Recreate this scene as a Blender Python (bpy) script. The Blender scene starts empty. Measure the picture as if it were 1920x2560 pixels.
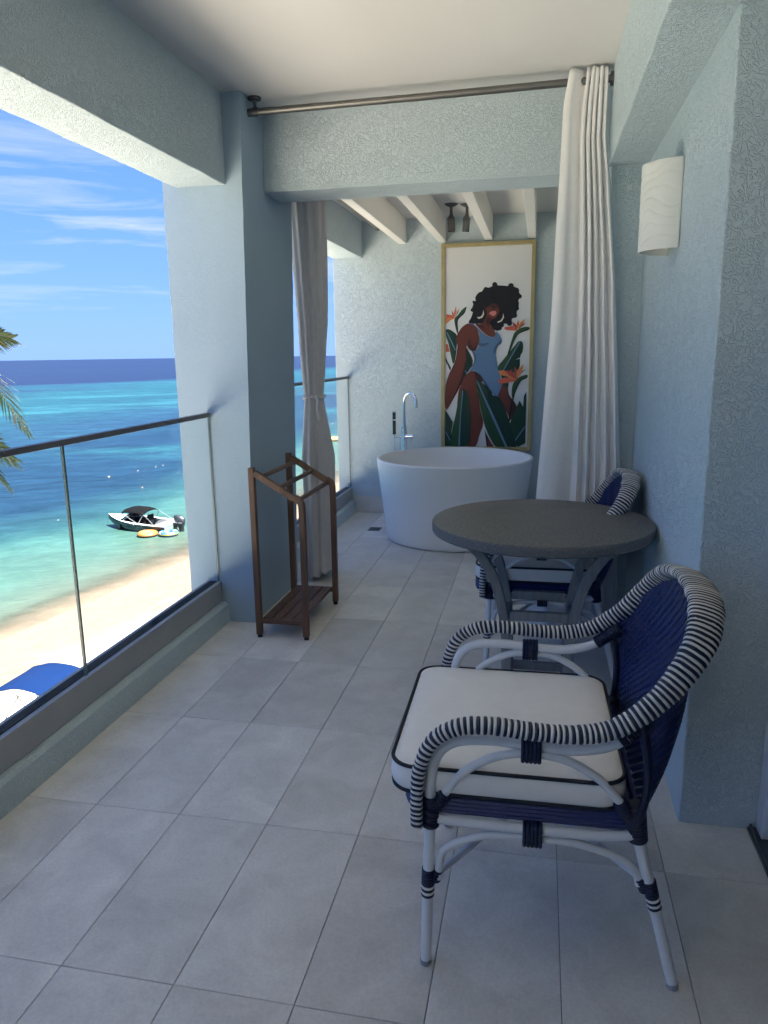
import bpy, bmesh, math, random
from mathutils import Vector, Matrix, noise
R = math.radians
random.seed(7)
scene = bpy.context.scene
col = scene.collection

# ---------------------------------------------------------------- camera
def set_camera():
    yaw, pitch, roll = -0.20738639, 0.2098266, -0.01523382
    f = Vector((math.sin(yaw)*math.cos(pitch), math.cos(yaw)*math.cos(pitch), -math.sin(pitch)))
    r = Vector((math.cos(yaw), -math.sin(yaw), 0)); u = r.cross(f)
    c, s = math.cos(roll), math.sin(roll)
    r2 = r*c + u*s; u2 = u*c - r*s
    cam = bpy.data.cameras.new('camera'); o = bpy.data.objects.new('camera', cam); col.objects.link(o)
    cam.sensor_fit = 'VERTICAL'; cam.sensor_height = 36.0; cam.lens = 36.0*1846.27/2560.0
    cam.clip_start = 0.02; cam.clip_end = 60000
    M = Matrix((( r2.x, u2.x, -f.x, 0), (r2.y, u2.y, -f.y, 0), (r2.z, u2.z, -f.z, 1.45), (0, 0, 0, 1)))
    o.matrix_world = M
    scene.camera = o
set_camera()

# ---------------------------------------------------------------- light
SUN_TO = Vector((0.42, -0.16, 0.90)).normalized()      # towards the sun: high, behind the building
SUN_STRENGTH, SKY_STRENGTH, EXPOSURE = 5.0, 0.06, 3.8
def set_light():
    w = bpy.data.worlds.new('World'); scene.world = w; w.use_nodes = True
    nt = w.node_tree; N = nt.nodes; L = nt.links; N.clear()
    out = N.new('ShaderNodeOutputWorld'); bg = N.new('ShaderNodeBackground')
    sky = N.new('ShaderNodeTexSky'); sky.sky_type = 'NISHITA'; sky.sun_disc = False
    sky.sun_elevation = math.asin(SUN_TO.z); sky.sun_rotation = math.atan2(SUN_TO.x, SUN_TO.y)
    sky.altitude = 0; sky.air_density = 1.0; sky.dust_density = 0.15; sky.ozone_density = 2.5
    # thin cirrus: streaked noise on the sky directions
    tc = N.new('ShaderNodeTexCoord'); sep = N.new('ShaderNodeSeparateXYZ'); L.new(tc.outputs['Generated'], sep.inputs[0])
    zc = N.new('ShaderNodeMath'); zc.operation = 'MAXIMUM'; zc.inputs[1].default_value = 0.02; L.new(sep.outputs['Z'], zc.inputs[0])
    zz = N.new('ShaderNodeMath'); zz.operation = 'ADD'; zz.inputs[1].default_value = 0.12; L.new(zc.outputs[0], zz.inputs[0])
    dx = N.new('ShaderNodeMath'); dx.operation = 'DIVIDE'; L.new(sep.outputs['X'], dx.inputs[0]); L.new(zz.outputs[0], dx.inputs[1])
    dy = N.new('ShaderNodeMath'); dy.operation = 'DIVIDE'; L.new(sep.outputs['Y'], dy.inputs[0]); L.new(zz.outputs[0], dy.inputs[1])
    cmb = N.new('ShaderNodeCombineXYZ'); L.new(dx.outputs[0], cmb.inputs[0]); L.new(dy.outputs[0], cmb.inputs[1])
    mp = N.new('ShaderNodeMapping'); mp.vector_type = 'TEXTURE'; mp.inputs['Rotation'].default_value = (0, 0, R(30)); mp.inputs['Scale'].default_value = (1.7, 0.62, 1)
    mp.inputs['Location'].default_value = (0.7, 0.25, 0)
    L.new(cmb.outputs[0], mp.inputs[0])
    n1 = N.new('ShaderNodeTexNoise'); n1.inputs['Scale'].default_value = 1.15; n1.inputs['Detail'].default_value = 7; n1.inputs['Roughness'].default_value = 0.62; n1.inputs['Distortion'].default_value = 0.7
    L.new(mp.outputs[0], n1.inputs['Vector'])
    rp = N.new('ShaderNodeValToRGB'); rp.color_ramp.elements[0].position = 0.50; rp.color_ramp.elements[1].position = 0.76
    rp.color_ramp.elements[0].color = (0, 0, 0, 1); rp.color_ramp.elements[1].color = (0.8, 0.8, 0.8, 1)
    L.new(n1.outputs['Fac'], rp.inputs[0])
    lo = N.new('ShaderNodeMapRange'); lo.interpolation_type = 'SMOOTHSTEP'; lo.inputs[1].default_value = 0.02; lo.inputs[2].default_value = 0.12; L.new(sep.outputs['Z'], lo.inputs[0])
    cf = N.new('ShaderNodeMath'); cf.operation = 'MULTIPLY'; L.new(rp.outputs[0], cf.inputs[0]); L.new(lo.outputs[0], cf.inputs[1])
    mix = N.new('ShaderNodeMixRGB'); mix.blend_type = 'MIX'; L.new(cf.outputs[0], mix.inputs[0])
    tint = N.new('ShaderNodeMixRGB'); tint.blend_type = 'MULTIPLY'; tint.inputs[0].default_value = 1; tint.inputs[2].default_value = (0.20, 0.345, 0.74, 1)
    # soft shoulder on the bright horizon band: c / (1 + 0.3 c), the same in every direction
    k1 = N.new('ShaderNodeVectorMath'); k1.operation = 'SCALE'; k1.inputs['Scale'].default_value = 0.3; L.new(sky.outputs[0], k1.inputs[0])
    k2 = N.new('ShaderNodeVectorMath'); k2.operation = 'ADD'; k2.inputs[1].default_value = (1, 1, 1); L.new(k1.outputs[0], k2.inputs[0])
    k3 = N.new('ShaderNodeVectorMath'); k3.operation = 'DIVIDE'; L.new(sky.outputs[0], k3.inputs[0]); L.new(k2.outputs[0], k3.inputs[1])
    L.new(k3.outputs[0], tint.inputs[1]); L.new(tint.outputs[0], mix.inputs[1])
    mix.inputs[2].default_value = (1.02, 1.13, 1.3, 1)
    L.new(mix.outputs[0], bg.inputs[0]); bg.inputs[1].default_value = SKY_STRENGTH
    L.new(bg.outputs[0], out.inputs[0])
    sd = bpy.data.lights.new('sun', 'SUN'); sd.energy = SUN_STRENGTH; sd.angle = R(0.55); sd.color = (1.0, 0.975, 0.945)
    so = bpy.data.objects.new('sun', sd); col.objects.link(so)
    so.rotation_euler = SUN_TO.to_track_quat('Z', 'Y').to_euler()
    scene.view_settings.view_transform = 'Standard'; scene.view_settings.look = 'None'
    scene.view_settings.exposure = EXPOSURE; scene.view_settings.gamma = 1; scene.view_settings.use_curve_mapping = False
    cy = scene.cycles
    cy.max_bounces = 14; cy.diffuse_bounces = 8; cy.glossy_bounces = 4; cy.transparent_max_bounces = 16; cy.transmission_bounces = 6
    cy.sample_clamp_indirect = 8; cy.caustics_reflective = False; cy.caustics_refractive = False
    cy.use_denoising = True
set_light()

# ---------------------------------------------------------------- helpers
class MB:
    def __init__(s): s.v = []; s.f = []; s.m = []
    def add(s, vs, fs, mi=0):
        o = len(s.v); s.v += [tuple(p) for p in vs]
        for f in fs: s.f.append(tuple(i+o for i in f)); s.m.append(mi)
        return s
    def box(s, x0, x1, y0, y1, z0, z1, mi=0):
        vs = [(x0,y0,z0),(x1,y0,z0),(x1,y1,z0),(x0,y1,z0),(x0,y0,z1),(x1,y0,z1),(x1,y1,z1),(x0,y1,z1)]
        return s.add(vs, [(3,2,1,0),(4,5,6,7),(0,1,5,4),(1,2,6,5),(2,3,7,6),(3,0,4,7)], mi)
    def beam(s, p, q, w, h, up=(0,0,1), mi=0):
        p = Vector(p); q = Vector(q); d = (q-p).normalized(); u = Vector(up); a = d.cross(u).normalized(); b = a.cross(d).normalized()
        vs = []
        for e in (p, q):
            for sa, sb in ((-1,-1),(1,-1),(1,1),(-1,1)): vs.append(e + a*sa*w/2 + b*sb*h/2)
        return s.add(vs, [(0,1,2,3),(7,6,5,4),(1,0,4,5),(2,1,5,6),(3,2,6,7),(0,3,7,4)], mi)
    def tube(s, path, r, seg=12, caps=True, mi=0, closed=False):
        P = [Vector(p) for p in path]; n = len(P)
        rr = r if hasattr(r, '__len__') else [r]*n
        T = []
        for i in range(n):
            a = P[(i-1) % n] if (closed or i > 0) else P[i]; b = P[(i+1) % n] if (closed or i < n-1) else P[i]
            T.append((b-a).normalized())
        u = T[0].orthogonal().normalized(); vs = []; fs = []
        for i in range(n):
            u = (u - T[i]*u.dot(T[i])).normalized(); w = T[i].cross(u)
            for k in range(seg):
                t = 2*math.pi*k/seg; vs.append(P[i] + (u*math.cos(t) + w*math.sin(t))*rr[i])
        m = n if closed else n-1
        for i in range(m):
            for k in range(seg):
                a = i*seg+k; b = i*seg+(k+1) % seg; c = ((i+1) % n)*seg+(k+1) % seg; d = ((i+1) % n)*seg+k
                fs.append((a,b,c,d))
        if caps and not closed:
            fs.append(tuple(reversed(range(seg)))); fs.append(tuple((n-1)*seg+k for k in range(seg)))
        return s.add(vs, fs, mi)
    def lathe(s, prof, c=(0,0,0), seg=48, mi=0, axis='z', a0=0, a1=2*math.pi):
        c = Vector(c); full = abs(a1-a0-2*math.pi) < 1e-6; ns = seg if full else seg+1; vs = []; fs = []
        for r, z in prof:
            for k in range(ns):
                t = a0 + (a1-a0)*k/seg
                x, y = r*math.cos(t), r*math.sin(t)
                vs.append(c + (Vector((x,y,z)) if axis == 'z' else Vector((z,x,y)) if axis == 'x' else Vector((y,z,x))))
        for i in range(len(prof)-1):
            for k in range(seg):
                k2 = (k+1) % ns if full else k+1
                fs.append((i*ns+k, i*ns+k2, (i+1)*ns+k2, (i+1)*ns+k))
        return s.add(vs, fs, mi)
    def grid(s, fn, nu, nv, mi=0):
        vs = [fn(i/nu, j/nv) for j in range(nv+1) for i in range(nu+1)]
        fs = [(j*(nu+1)+i, j*(nu+1)+i+1, (j+1)*(nu+1)+i+1, (j+1)*(nu+1)+i) for j in range(nv) for i in range(nu)]
        return s.add(vs, fs, mi)
    def build(s, name, mats, parent=None, smooth=False, bevel=0, seg=2, sub=0, solid=0, angle=35):
        me = bpy.data.meshes.new(name); me.from_pydata(s.v, [], s.f)
        if not isinstance(mats, (list, tuple)): mats = [mats]
        for m in mats: me.materials.append(m)
        if len(mats) > 1: me.polygons.foreach_set('material_index', s.m)
        me.update()
        o = bpy.data.objects.new(name, me); col.objects.link(o)
        if parent is not None: o.parent = parent
        if solid:
            md = o.modifiers.new('solid', 'SOLIDIFY'); md.thickness = solid; md.offset = 0
        if bevel:
            md = o.modifiers.new('bevel', 'BEVEL'); md.width = bevel; md.segments = seg; md.limit_method = 'ANGLE'; md.angle_limit = R(40)
        if sub:
            md = o.modifiers.new('sub', 'SUBSURF'); md.levels = sub; md.render_levels = sub
        if smooth:
            me.polygons.foreach_set('use_smooth', [True]*len(me.polygons))
            if smooth != 'all':
                bm = bmesh.new(); bm.from_mesh(me)
                for e in bm.edges:
                    if len(e.link_faces) == 2 and e.calc_face_angle(0) > R(angle): e.smooth = False
                bm.to_mesh(me); bm.free()
        return o
def cat(pts, n=8, closed=False):
    P = [Vector(p) for p in pts]; m = len(P); out = []
    rng = range(m) if closed else range(m-1)
    for i in rng:
        p1, p2 = P[i], P[(i+1) % m]
        p0 = P[(i-1) % m] if (closed or i > 0) else p1*2-p2
        p3 = P[(i+2) % m] if (closed or i+2 < m) else p2*2-p1
        for k in range(n):
            t = k/n; out.append(0.5*((2*p1)+(p2-p0)*t+(2*p0-5*p1+4*p2-p3)*t*t+(3*p1-p0-3*p2+p3)*t**3))
    if not closed: out.append(P[-1])
    return out
def resample(path, step):
    L = [0]
    for a, b in zip(path, path[1:]): L.append(L[-1]+(b-a).length)
    n = max(2, int(round(L[-1]/step))); out = []; j = 0
    for k in range(n+1):
        d = L[-1]*k/n
        while j < len(L)-2 and L[j+1] < d: j += 1
        t = (d-L[j])/max(1e-9, L[j+1]-L[j]); out.append(path[j].lerp(path[j+1], t))
    return out
def tag(o, label=None, category=None, group=None, kind=None):
    if label: o['label'] = label
    if category: o['category'] = category
    if group: o['group'] = group
    if kind: o['kind'] = kind
    return o
def thing(name, label, category, loc=(0,0,0), rz=0, group=None):
    o = bpy.data.objects.new(name, None); o.empty_display_size = 0.1; col.objects.link(o)
    o.location = loc; o.rotation_euler = (0, 0, rz)
    return tag(o, label, category, group)
def copy_tree(o, parent=None):
    c = o.copy(); col.objects.link(c); c.parent = parent
    for ch in list(o.children): copy_tree(ch, c)
    return c
def one(o, label, category, group=None): return tag(o, label, category, group)

# ---------------------------------------------------------------- materials
def mat(name, color, rough=0.6, metal=0.0, spec=0.5, var=0.0, vscale=4.0, bump=0.0, bscale=80.0, bdist=0.002, sheen=0.0, rnd=0.0, detail=4, stretch=None, coat=0.0):
    m = bpy.data.materials.new(name); m.use_nodes = True; nt = m.node_tree; N = nt.nodes; L = nt.links
    b = N['Principled BSDF']; b.inputs['Base Color'].default_value = (*color, 1); b.inputs['Roughness'].default_value = rough
    b.inputs['Metallic'].default_value = metal; b.inputs['Specular IOR Level'].default_value = spec
    if sheen: b.inputs['Sheen Weight'].default_value = sheen
    if coat: b.inputs['Coat Weight'].default_value = coat
    tc = N.new('ShaderNodeTexCoord'); vec = tc.outputs['Object']
    if stretch:
        mp = N.new('ShaderNodeMapping'); mp.inputs['Scale'].default_value = stretch; L.new(vec, mp.inputs[0]); vec = mp.outputs[0]
    cur = None
    if var:
        n = N.new('ShaderNodeTexNoise'); n.inputs['Scale'].default_value = vscale; n.inputs['Detail'].default_value = detail; n.inputs['Roughness'].default_value = 0.6; L.new(vec, n.inputs['Vector'])
        mr = N.new('ShaderNodeMapRange'); mr.inputs[1].default_value = 0.25; mr.inputs[2].default_value = 0.75; mr.inputs[3].default_value = 1-var; mr.inputs[4].default_value = 1+var
        L.new(n.outputs['Fac'], mr.inputs[0])
        mx = N.new('ShaderNodeVectorMath'); mx.operation = 'SCALE'; mx.inputs[0].default_value = color; L.new(mr.outputs[0], mx.inputs['Scale']); cur = mx.outputs[0]
    if rnd:
        oi = N.new('ShaderNodeObjectInfo'); mr2 = N.new('ShaderNodeMapRange'); mr2.inputs[3].default_value = 1-rnd; mr2.inputs[4].default_value = 1+rnd; L.new(oi.outputs['Random'], mr2.inputs[0])
        mx2 = N.new('ShaderNodeVectorMath'); mx2.operation = 'SCALE'; L.new(mr2.outputs[0], mx2.inputs['Scale'])
        if cur is not None: L.new(cur, mx2.inputs[0])
        else: mx2.inputs[0].default_value = color
        cur = mx2.outputs[0]
    if cur is not None: L.new(cur, b.inputs['Base Color'])
    if bump:
        n2 = N.new('ShaderNodeTexNoise'); n2.inputs['Scale'].default_value = bscale; n2.inputs['Detail'].default_value = 5; L.new(vec, n2.inputs['Vector'])
        bp = N.new('ShaderNodeBump'); bp.inputs['Strength'].default_value = bump; bp.inputs['Distance'].default_value = bdist
        L.new(n2.outputs['Fac'], bp.inputs['Height']); L.new(bp.outputs[0], b.inputs['Normal'])
    return m
def stucco(name, color, strength=0.6, scale=42.0, dist=0.004, var=0.05):
    """textured render: meandering trowel worms plus fine grain, in metres"""
    m = bpy.data.materials.new(name); m.use_nodes = True; nt = m.node_tree; N = nt.nodes; L = nt.links
    b = N['Principled BSDF']; b.inputs['Roughness'].default_value = 0.82; b.inputs['Specular IOR Level'].default_value = 0.25
    tc = N.new('ShaderNodeTexCoord'); g = N.new('ShaderNodeNewGeometry'); vec = g.outputs['Position']
    n = N.new('ShaderNodeTexNoise'); n.inputs['Scale'].default_value = scale; n.inputs['Detail'].default_value = 1.5; n.inputs['Distortion'].default_value = 1.6; L.new(vec, n.inputs['Vector'])
    s1 = N.new('ShaderNodeMath'); s1.operation = 'SUBTRACT'; s1.inputs[1].default_value = 0.5; L.new(n.outputs['Fac'], s1.inputs[0])
    ab = N.new('ShaderNodeMath'); ab.operation = 'ABSOLUTE'; L.new(s1.outputs[0], ab.inputs[0])
    worm = N.new('ShaderNodeMapRange'); worm.interpolation_type = 'SMOOTHSTEP'; worm.inputs[1].default_value = 0.0; worm.inputs[2].default_value = 0.07; worm.inputs[3].default_value = 1; worm.inputs[4].default_value = 0
    L.new(ab.outputs[0], worm.inputs[0])
    mk = N.new('ShaderNodeTexNoise'); mk.inputs['Scale'].default_value = scale*0.28; mk.inputs['Detail'].default_value = 2; L.new(vec, mk.inputs['Vector'])
    mkr = N.new('ShaderNodeMapRange'); mkr.inputs[1].default_value = 0.25; mkr.inputs[2].default_value = 0.55; mkr.inputs[3].default_value = 0.45; L.new(mk.outputs['Fac'], mkr.inputs[0])
    ml = N.new('ShaderNodeMath'); ml.operation = 'MULTIPLY'; L.new(worm.outputs[0], ml.inputs[0]); L.new(mkr.outputs[0], ml.inputs[1])
    fine = N.new('ShaderNodeTexNoise'); fine.inputs['Scale'].default_value = 260; fine.inputs['Detail'].default_value = 3; L.new(vec, fine.inputs['Vector'])
    fs = N.new('ShaderNodeMath'); fs.operation = 'MULTIPLY'; fs.inputs[1].default_value = 0.35; L.new(fine.outputs['Fac'], fs.inputs[0])
    ad = N.new('ShaderNodeMath'); ad.operation = 'ADD'; L.new(ml.outputs[0], ad.inputs[0]); L.new(fs.outputs[0], ad.inputs[1])
    bp = N.new('ShaderNodeBump'); bp.inputs['Strength'].default_value = strength; bp.inputs['Distance'].default_value = dist; L.new(ad.outputs[0], bp.inputs['Height']); L.new(bp.outputs[0], b.inputs['Normal'])
    v = N.new('ShaderNodeTexNoise'); v.inputs['Scale'].default_value = 2.2; v.inputs['Detail'].default_value = 5; L.new(vec, v.inputs['Vector'])
    vr = N.new('ShaderNodeMapRange'); vr.inputs[1].default_value = 0.3; vr.inputs[2].default_value = 0.7; vr.inputs[3].default_value = 1-var; vr.inputs[4].default_value = 1+var; L.new(v.outputs['Fac'], vr.inputs[0])
    mx = N.new('ShaderNodeVectorMath'); mx.operation = 'SCALE'; mx.inputs[0].default_value = color; L.new(vr.outputs[0], mx.inputs['Scale']); L.new(mx.outputs[0], b.inputs['Base Color'])
    return m
def tile_mat():
    m = bpy.data.materials.new('porcelain_tile'); m.use_nodes = True; nt = m.node_tree; N = nt.nodes; L = nt.links
    b = N['Principled BSDF']; b.inputs['Specular IOR Level'].default_value = 0.45
    g = N.new('ShaderNodeNewGeometry'); oi = N.new('ShaderNodeObjectInfo')
    of = N.new('ShaderNodeVectorMath'); of.operation = 'ADD'; L.new(g.outputs['Position'], of.inputs[0])
    sc = N.new('ShaderNodeVectorMath'); sc.operation = 'SCALE'; sc.inputs[0].default_value = (37, 91, 53); L.new(oi.outputs['Random'], sc.inputs['Scale']); L.new(sc.outputs[0], of.inputs[1])
    n = N.new('ShaderNodeTexNoise'); n.inputs['Scale'].default_value = 5.5; n.inputs['Detail'].default_value = 8; n.inputs['Roughness'].default_value = 0.62; n.inputs['Distortion'].default_value = 0.6; L.new(of.outputs[0], n.inputs['Vector'])
    r = N.new('ShaderNodeValToRGB'); e = r.color_ramp.elements; e[0].position = 0.28; e[0].color = (0.535, 0.505, 0.455, 1); e[1].position = 0.72; e[1].color = (0.73, 0.70, 0.645, 1)
    L.new(n.outputs['Fac'], r.inputs[0])
    sp = N.new('ShaderNodeTexNoise'); sp.inputs['Scale'].default_value = 120; sp.inputs['Detail'].default_value = 3; L.new(of.outputs[0], sp.inputs['Vector'])
    spr = N.new('ShaderNodeMapRange'); spr.inputs[1].default_value = 0.3; spr.inputs[2].default_value = 0.7; spr.inputs[3].default_value = 0.93; spr.inputs[4].default_value = 1.06; L.new(sp.outputs['Fac'], spr.inputs[0])
    orr = N.new('ShaderNodeMapRange'); orr.inputs[3].default_value = 0.86; orr.inputs[4].default_value = 1.09; L.new(oi.outputs['Random'], orr.inputs[0])
    mu = N.new('ShaderNodeMath'); mu.operation = 'MULTIPLY'; L.new(spr.outputs[0], mu.inputs[0]); L.new(orr.outputs[0], mu.inputs[1])
    mx = N.new('ShaderNodeVectorMath'); mx.operation = 'SCALE'; L.new(r.outputs[0], mx.inputs[0]); L.new(mu.outputs[0], mx.inputs['Scale']); L.new(mx.outputs[0], b.inputs['Base Color'])
    rr = N.new('ShaderNodeMapRange'); rr.inputs[1].default_value = 0.3; rr.inputs[2].default_value = 0.7; rr.inputs[3].default_value = 0.42; rr.inputs[4].default_value = 0.62; L.new(n.outputs['Fac'], rr.inputs[0]); L.new(rr.outputs[0], b.inputs['Roughness'])
    bp = N.new('ShaderNodeBump'); bp.inputs['Strength'].default_value = 0.12; bp.inputs['Distance'].default_value = 0.002; L.new(sp.outputs['Fac'], bp.inputs['Height']); L.new(bp.outputs[0], b.inputs['Normal'])
    return m
def glass_mat():
    m = bpy.data.materials.new('clear_glass'); m.use_nodes = True; nt = m.node_tree; N = nt.nodes; L = nt.links; N.clear()
    out = N.new('ShaderNodeOutputMaterial'); t = N.new('ShaderNodeBsdfTransparent'); t.inputs[0].default_value = (0.955, 0.975, 0.97, 1)
    g = N.new('ShaderNodeBsdfGlossy'); g.inputs['Roughness'].default_value = 0.0; g.inputs[0].default_value = (1, 1, 1, 1)
    lw = N.new('ShaderNodeLayerWeight'); lw.inputs[0].default_value = 0.5                       # facing = 1 - cos: Schlick's reflectance, the same from both sides
    pw = N.new('ShaderNodeMath'); pw.operation = 'POWER'; pw.inputs[1].default_value = 5.0; L.new(lw.outputs['Facing'], pw.inputs[0])
    sc = N.new('ShaderNodeMath'); sc.operation = 'MULTIPLY_ADD'; sc.inputs[1].default_value = 0.5; sc.inputs[2].default_value = 0.02; L.new(pw.outputs[0], sc.inputs[0])
    mx = N.new('ShaderNodeMixShader'); L.new(sc.outputs[0], mx.inputs[0]); L.new(t.outputs[0], mx.inputs[1]); L.new(g.outputs[0], mx.inputs[2]); L.new(mx.outputs[0], out.inputs[0])
    return m
M = {}
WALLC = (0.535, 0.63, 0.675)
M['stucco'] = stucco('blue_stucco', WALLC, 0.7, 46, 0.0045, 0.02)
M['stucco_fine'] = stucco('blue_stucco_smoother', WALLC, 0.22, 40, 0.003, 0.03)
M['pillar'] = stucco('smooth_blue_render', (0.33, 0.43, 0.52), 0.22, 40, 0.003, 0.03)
M['ceiling'] = mat('ceiling_paint', (0.64, 0.638, 0.635), 0.9, spec=0.2, var=0.03, vscale=1.5, bump=0.25, bscale=180, bdist=0.001)
M['white_wood'] = mat('white_painted_wood', (0.72, 0.71, 0.68), 0.55, var=0.03, vscale=3)
M['tile'] = tile_mat()
M['grout'] = mat('grout', (0.20, 0.19, 0.17), 0.9)
M['glass'] = glass_mat()
M['alu'] = mat('grey_coated_aluminium', (0.36, 0.365, 0.365), 0.5, spec=0.4, var=0.05, vscale=6)
M['alu_rail'] = mat('dark_grey_rail', (0.11, 0.112, 0.115), 0.45, spec=0.4)
M['alu_dark'] = mat('dark_gasket', (0.035, 0.037, 0.037), 0.95, spec=0.1)
M['rod'] = mat('brushed_rod', (0.20, 0.195, 0.185), 0.38, metal=0.85)
M['dark_metal'] = mat('gunmetal', (0.11, 0.113, 0.118), 0.42, metal=0.6)
M['linen'] = mat('linen_curtain', (0.80, 0.79, 0.785), 0.95, spec=0.1, var=0.03, vscale=40, bump=0.2, bscale=700, bdist=0.0006, sheen=0.2)
M['linen_grey'] = mat('grey_linen_curtain', (0.56, 0.54, 0.545), 0.95, spec=0.1, var=0.04, vscale=30, bump=0.2, bscale=700, bdist=0.0006, sheen=0.2)
M['grommet'] = mat('grommet_metal', (0.12, 0.12, 0.12), 0.3, metal=0.9)
M['ceramic'] = mat('bisque_ceramic', (0.76, 0.755, 0.71), 0.6, spec=0.3, var=0.03, vscale=10)
M['marble'] = mat('white_marble_skirting', (0.62, 0.61, 0.58), 0.35, var=0.08, vscale=9)
M['tub'] = mat('matt_white_resin', (0.80, 0.80, 0.80), 0.38, spec=0.45)
M['chrome'] = mat('chrome', (0.80, 0.82, 0.84), 0.07, metal=1.0)
M['chrome_dark'] = mat('dark_chrome', (0.07, 0.075, 0.08), 0.12, metal=0.9)
M['wood'] = mat('brown_teak', (0.118, 0.062, 0.038), 0.48, spec=0.35, var=0.35, vscale=7, stretch=(6, 6, 0.7), bump=0.2, bscale=30, bdist=0.001, detail=6)
M['rubber'] = mat('black_rubber', (0.012, 0.012, 0.013), 0.7)
M['stone'] = mat('dark_honed_granite', (0.118, 0.115, 0.112), 0.5, spec=0.4, var=0.75, vscale=120, bump=0.15, bscale=220, bdist=0.001, detail=6)
def scratch(m):
    nt = m.node_tree; N = nt.nodes; L = nt.links; b = N['Principled BSDF']; src = b.inputs['Base Color'].links[0].from_socket
    tc = N.new('ShaderNodeTexCoord'); acc = None
    for rot, sc, loc in ((20, (2.5, 0.05, 1), (0.1, 0, 0)), (-35, (1.6, 0.045, 1), (0.7, 0.3, 0)), (70, (2.0, 0.04, 1), (0.2, 0.9, 0))):
        mp = N.new('ShaderNodeMapping'); mp.vector_type = 'TEXTURE'; mp.inputs['Rotation'].default_value = (0, 0, R(rot)); mp.inputs['Scale'].default_value = sc; mp.inputs['Location'].default_value = loc; L.new(tc.outputs['Object'], mp.inputs[0])
        n = N.new('ShaderNodeTexNoise'); n.inputs['Scale'].default_value = 3.0; n.inputs['Detail'].default_value = 3; L.new(mp.outputs[0], n.inputs['Vector'])
        r = N.new('ShaderNodeMapRange'); r.inputs[1].default_value = 0.68; r.inputs[2].default_value = 0.78; r.inputs[4].default_value = 0.35; L.new(n.outputs['Fac'], r.inputs[0])
        if acc is None: acc = r.outputs[0]
        else:
            a = N.new('ShaderNodeMath'); a.operation = 'MAXIMUM'; L.new(acc, a.inputs[0]); L.new(r.outputs[0], a.inputs[1]); acc = a.outputs[0]
    mx = N.new('ShaderNodeMixRGB'); L.new(acc, mx.inputs[0]); L.new(src, mx.inputs[1]); mx.inputs[2].default_value = (0.30, 0.30, 0.29, 1); L.new(mx.outputs[0], b.inputs['Base Color'])
scratch(M['stone'])
M['stone_edge'] = mat('rough_granite_edge', (0.125, 0.125, 0.127), 0.8, var=0.45, vscale=170, bump=0.9, bscale=160, bdist=0.003, detail=6)
M['greywood'] = mat('weathered_grey_wood', (0.20, 0.205, 0.205), 0.65, var=0.25, vscale=12, stretch=(5, 5, 0.5), bump=0.3, bscale=40, bdist=0.001, detail=6)
M['frame_white'] = mat('white_powder_coat', (0.64, 0.66, 0.69), 0.4, spec=0.45, bump=0.04, bscale=300, bdist=0.0005)
M['strand_white'] = mat('white_wicker_strand', (0.66, 0.65, 0.62), 0.5, spec=0.4, rnd=0.06)
M['strand_navy'] = mat('navy_wicker_strand', (0.010, 0.013, 0.040), 0.42, spec=0.45, rnd=0.15)
M['weave'] = mat('navy_weave', (0.016, 0.026, 0.115), 0.36, spec=0.5, var=0.2, vscale=60)
M['navy'] = mat('navy_binding', (0.008, 0.011, 0.036), 0.42, spec=0.4)
M['cushion'] = mat('cushion_canvas', (0.77, 0.745, 0.71), 0.92, spec=0.12, var=0.035, vscale=25, bump=0.25, bscale=500, bdist=0.0007, sheen=0.15)
M['piping'] = mat('black_piping', (0.010, 0.010, 0.014), 0.7)
M['gold'] = mat('brushed_gold_frame', (0.42, 0.345, 0.17), 0.42, metal=0.35, var=0.15, vscale=8, stretch=(1, 1, 1))
M['door_white'] = mat('white_door_frame', (0.62, 0.65, 0.70), 0.4)
M['paper'] = mat('print_paper', (0.70, 0.70, 0.70), 0.5)

# ================================================================ the balcony shell
ZC = 2.70          # ceiling
floor = MB().box(-1.90, 0.72, -3.40, 6.66, -0.28, -0.010).build('floor', M['grout']); tag(floor, kind='structure')
def tile_floor():
    x0, y0, tw, tl = -1.4058, 1.340, 0.2988, 0.619
    cache = {}
    for i in range(-1, 8):
        for j in range(-8, 9):
            a, b = max(x0+i*tw, -1.675), min(x0+(i+1)*tw, 0.715)
            c, d = max(y0+j*tl, -3.39), min(y0+(j+1)*tl, 6.648)
            if b-a < 0.03 or d-c < 0.03: continue
            w, l = round(b-a-0.0018, 4), round(d-c-0.0018, 4)
            if (w, l) not in cache:
                h, e = 0.0095, 0.0012
                m = MB(); vs = [(-w/2, -l/2, -h), (w/2, -l/2, -h), (w/2, l/2, -h), (-w/2, l/2, -h),
                                (-w/2, -l/2, -e), (w/2, -l/2, -e), (w/2, l/2, -e), (-w/2, l/2, -e),
                                (-w/2+e, -l/2+e, 0), (w/2-e, -l/2+e, 0), (w/2-e, l/2-e, 0), (-w/2+e, l/2-e, 0)]
                fs = [(0,1,5,4),(1,2,6,5),(2,3,7,6),(3,0,4,7),(4,5,9,8),(5,6,10,9),(6,7,11,10),(7,4,8,11),(8,9,10,11)]
                m.add(vs, fs); o = m.build('floor_tile', M['tile'], floor); cache[(w, l)] = o.data
            else:
                o = bpy.data.objects.new('floor_tile', cache[(w, l)]); col.objects.link(o); o.parent = floor
            o.location = ((a+b)/2, (c+d)/2, random.uniform(-0.0004, 0.0004))
tile_floor()
dr = thing('floor_drain', 'small square metal floor drain in the tiles by the bathtub', 'drain', (-1.338, 5.968, 0.0006))
m = MB()
for k in range(5): m.box(-0.042, 0.042, -0.052+k*0.024, -0.052+k*0.024+0.010, 0.0005, 0.003)
m.build('grate', M['dark_metal'], dr)
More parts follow.
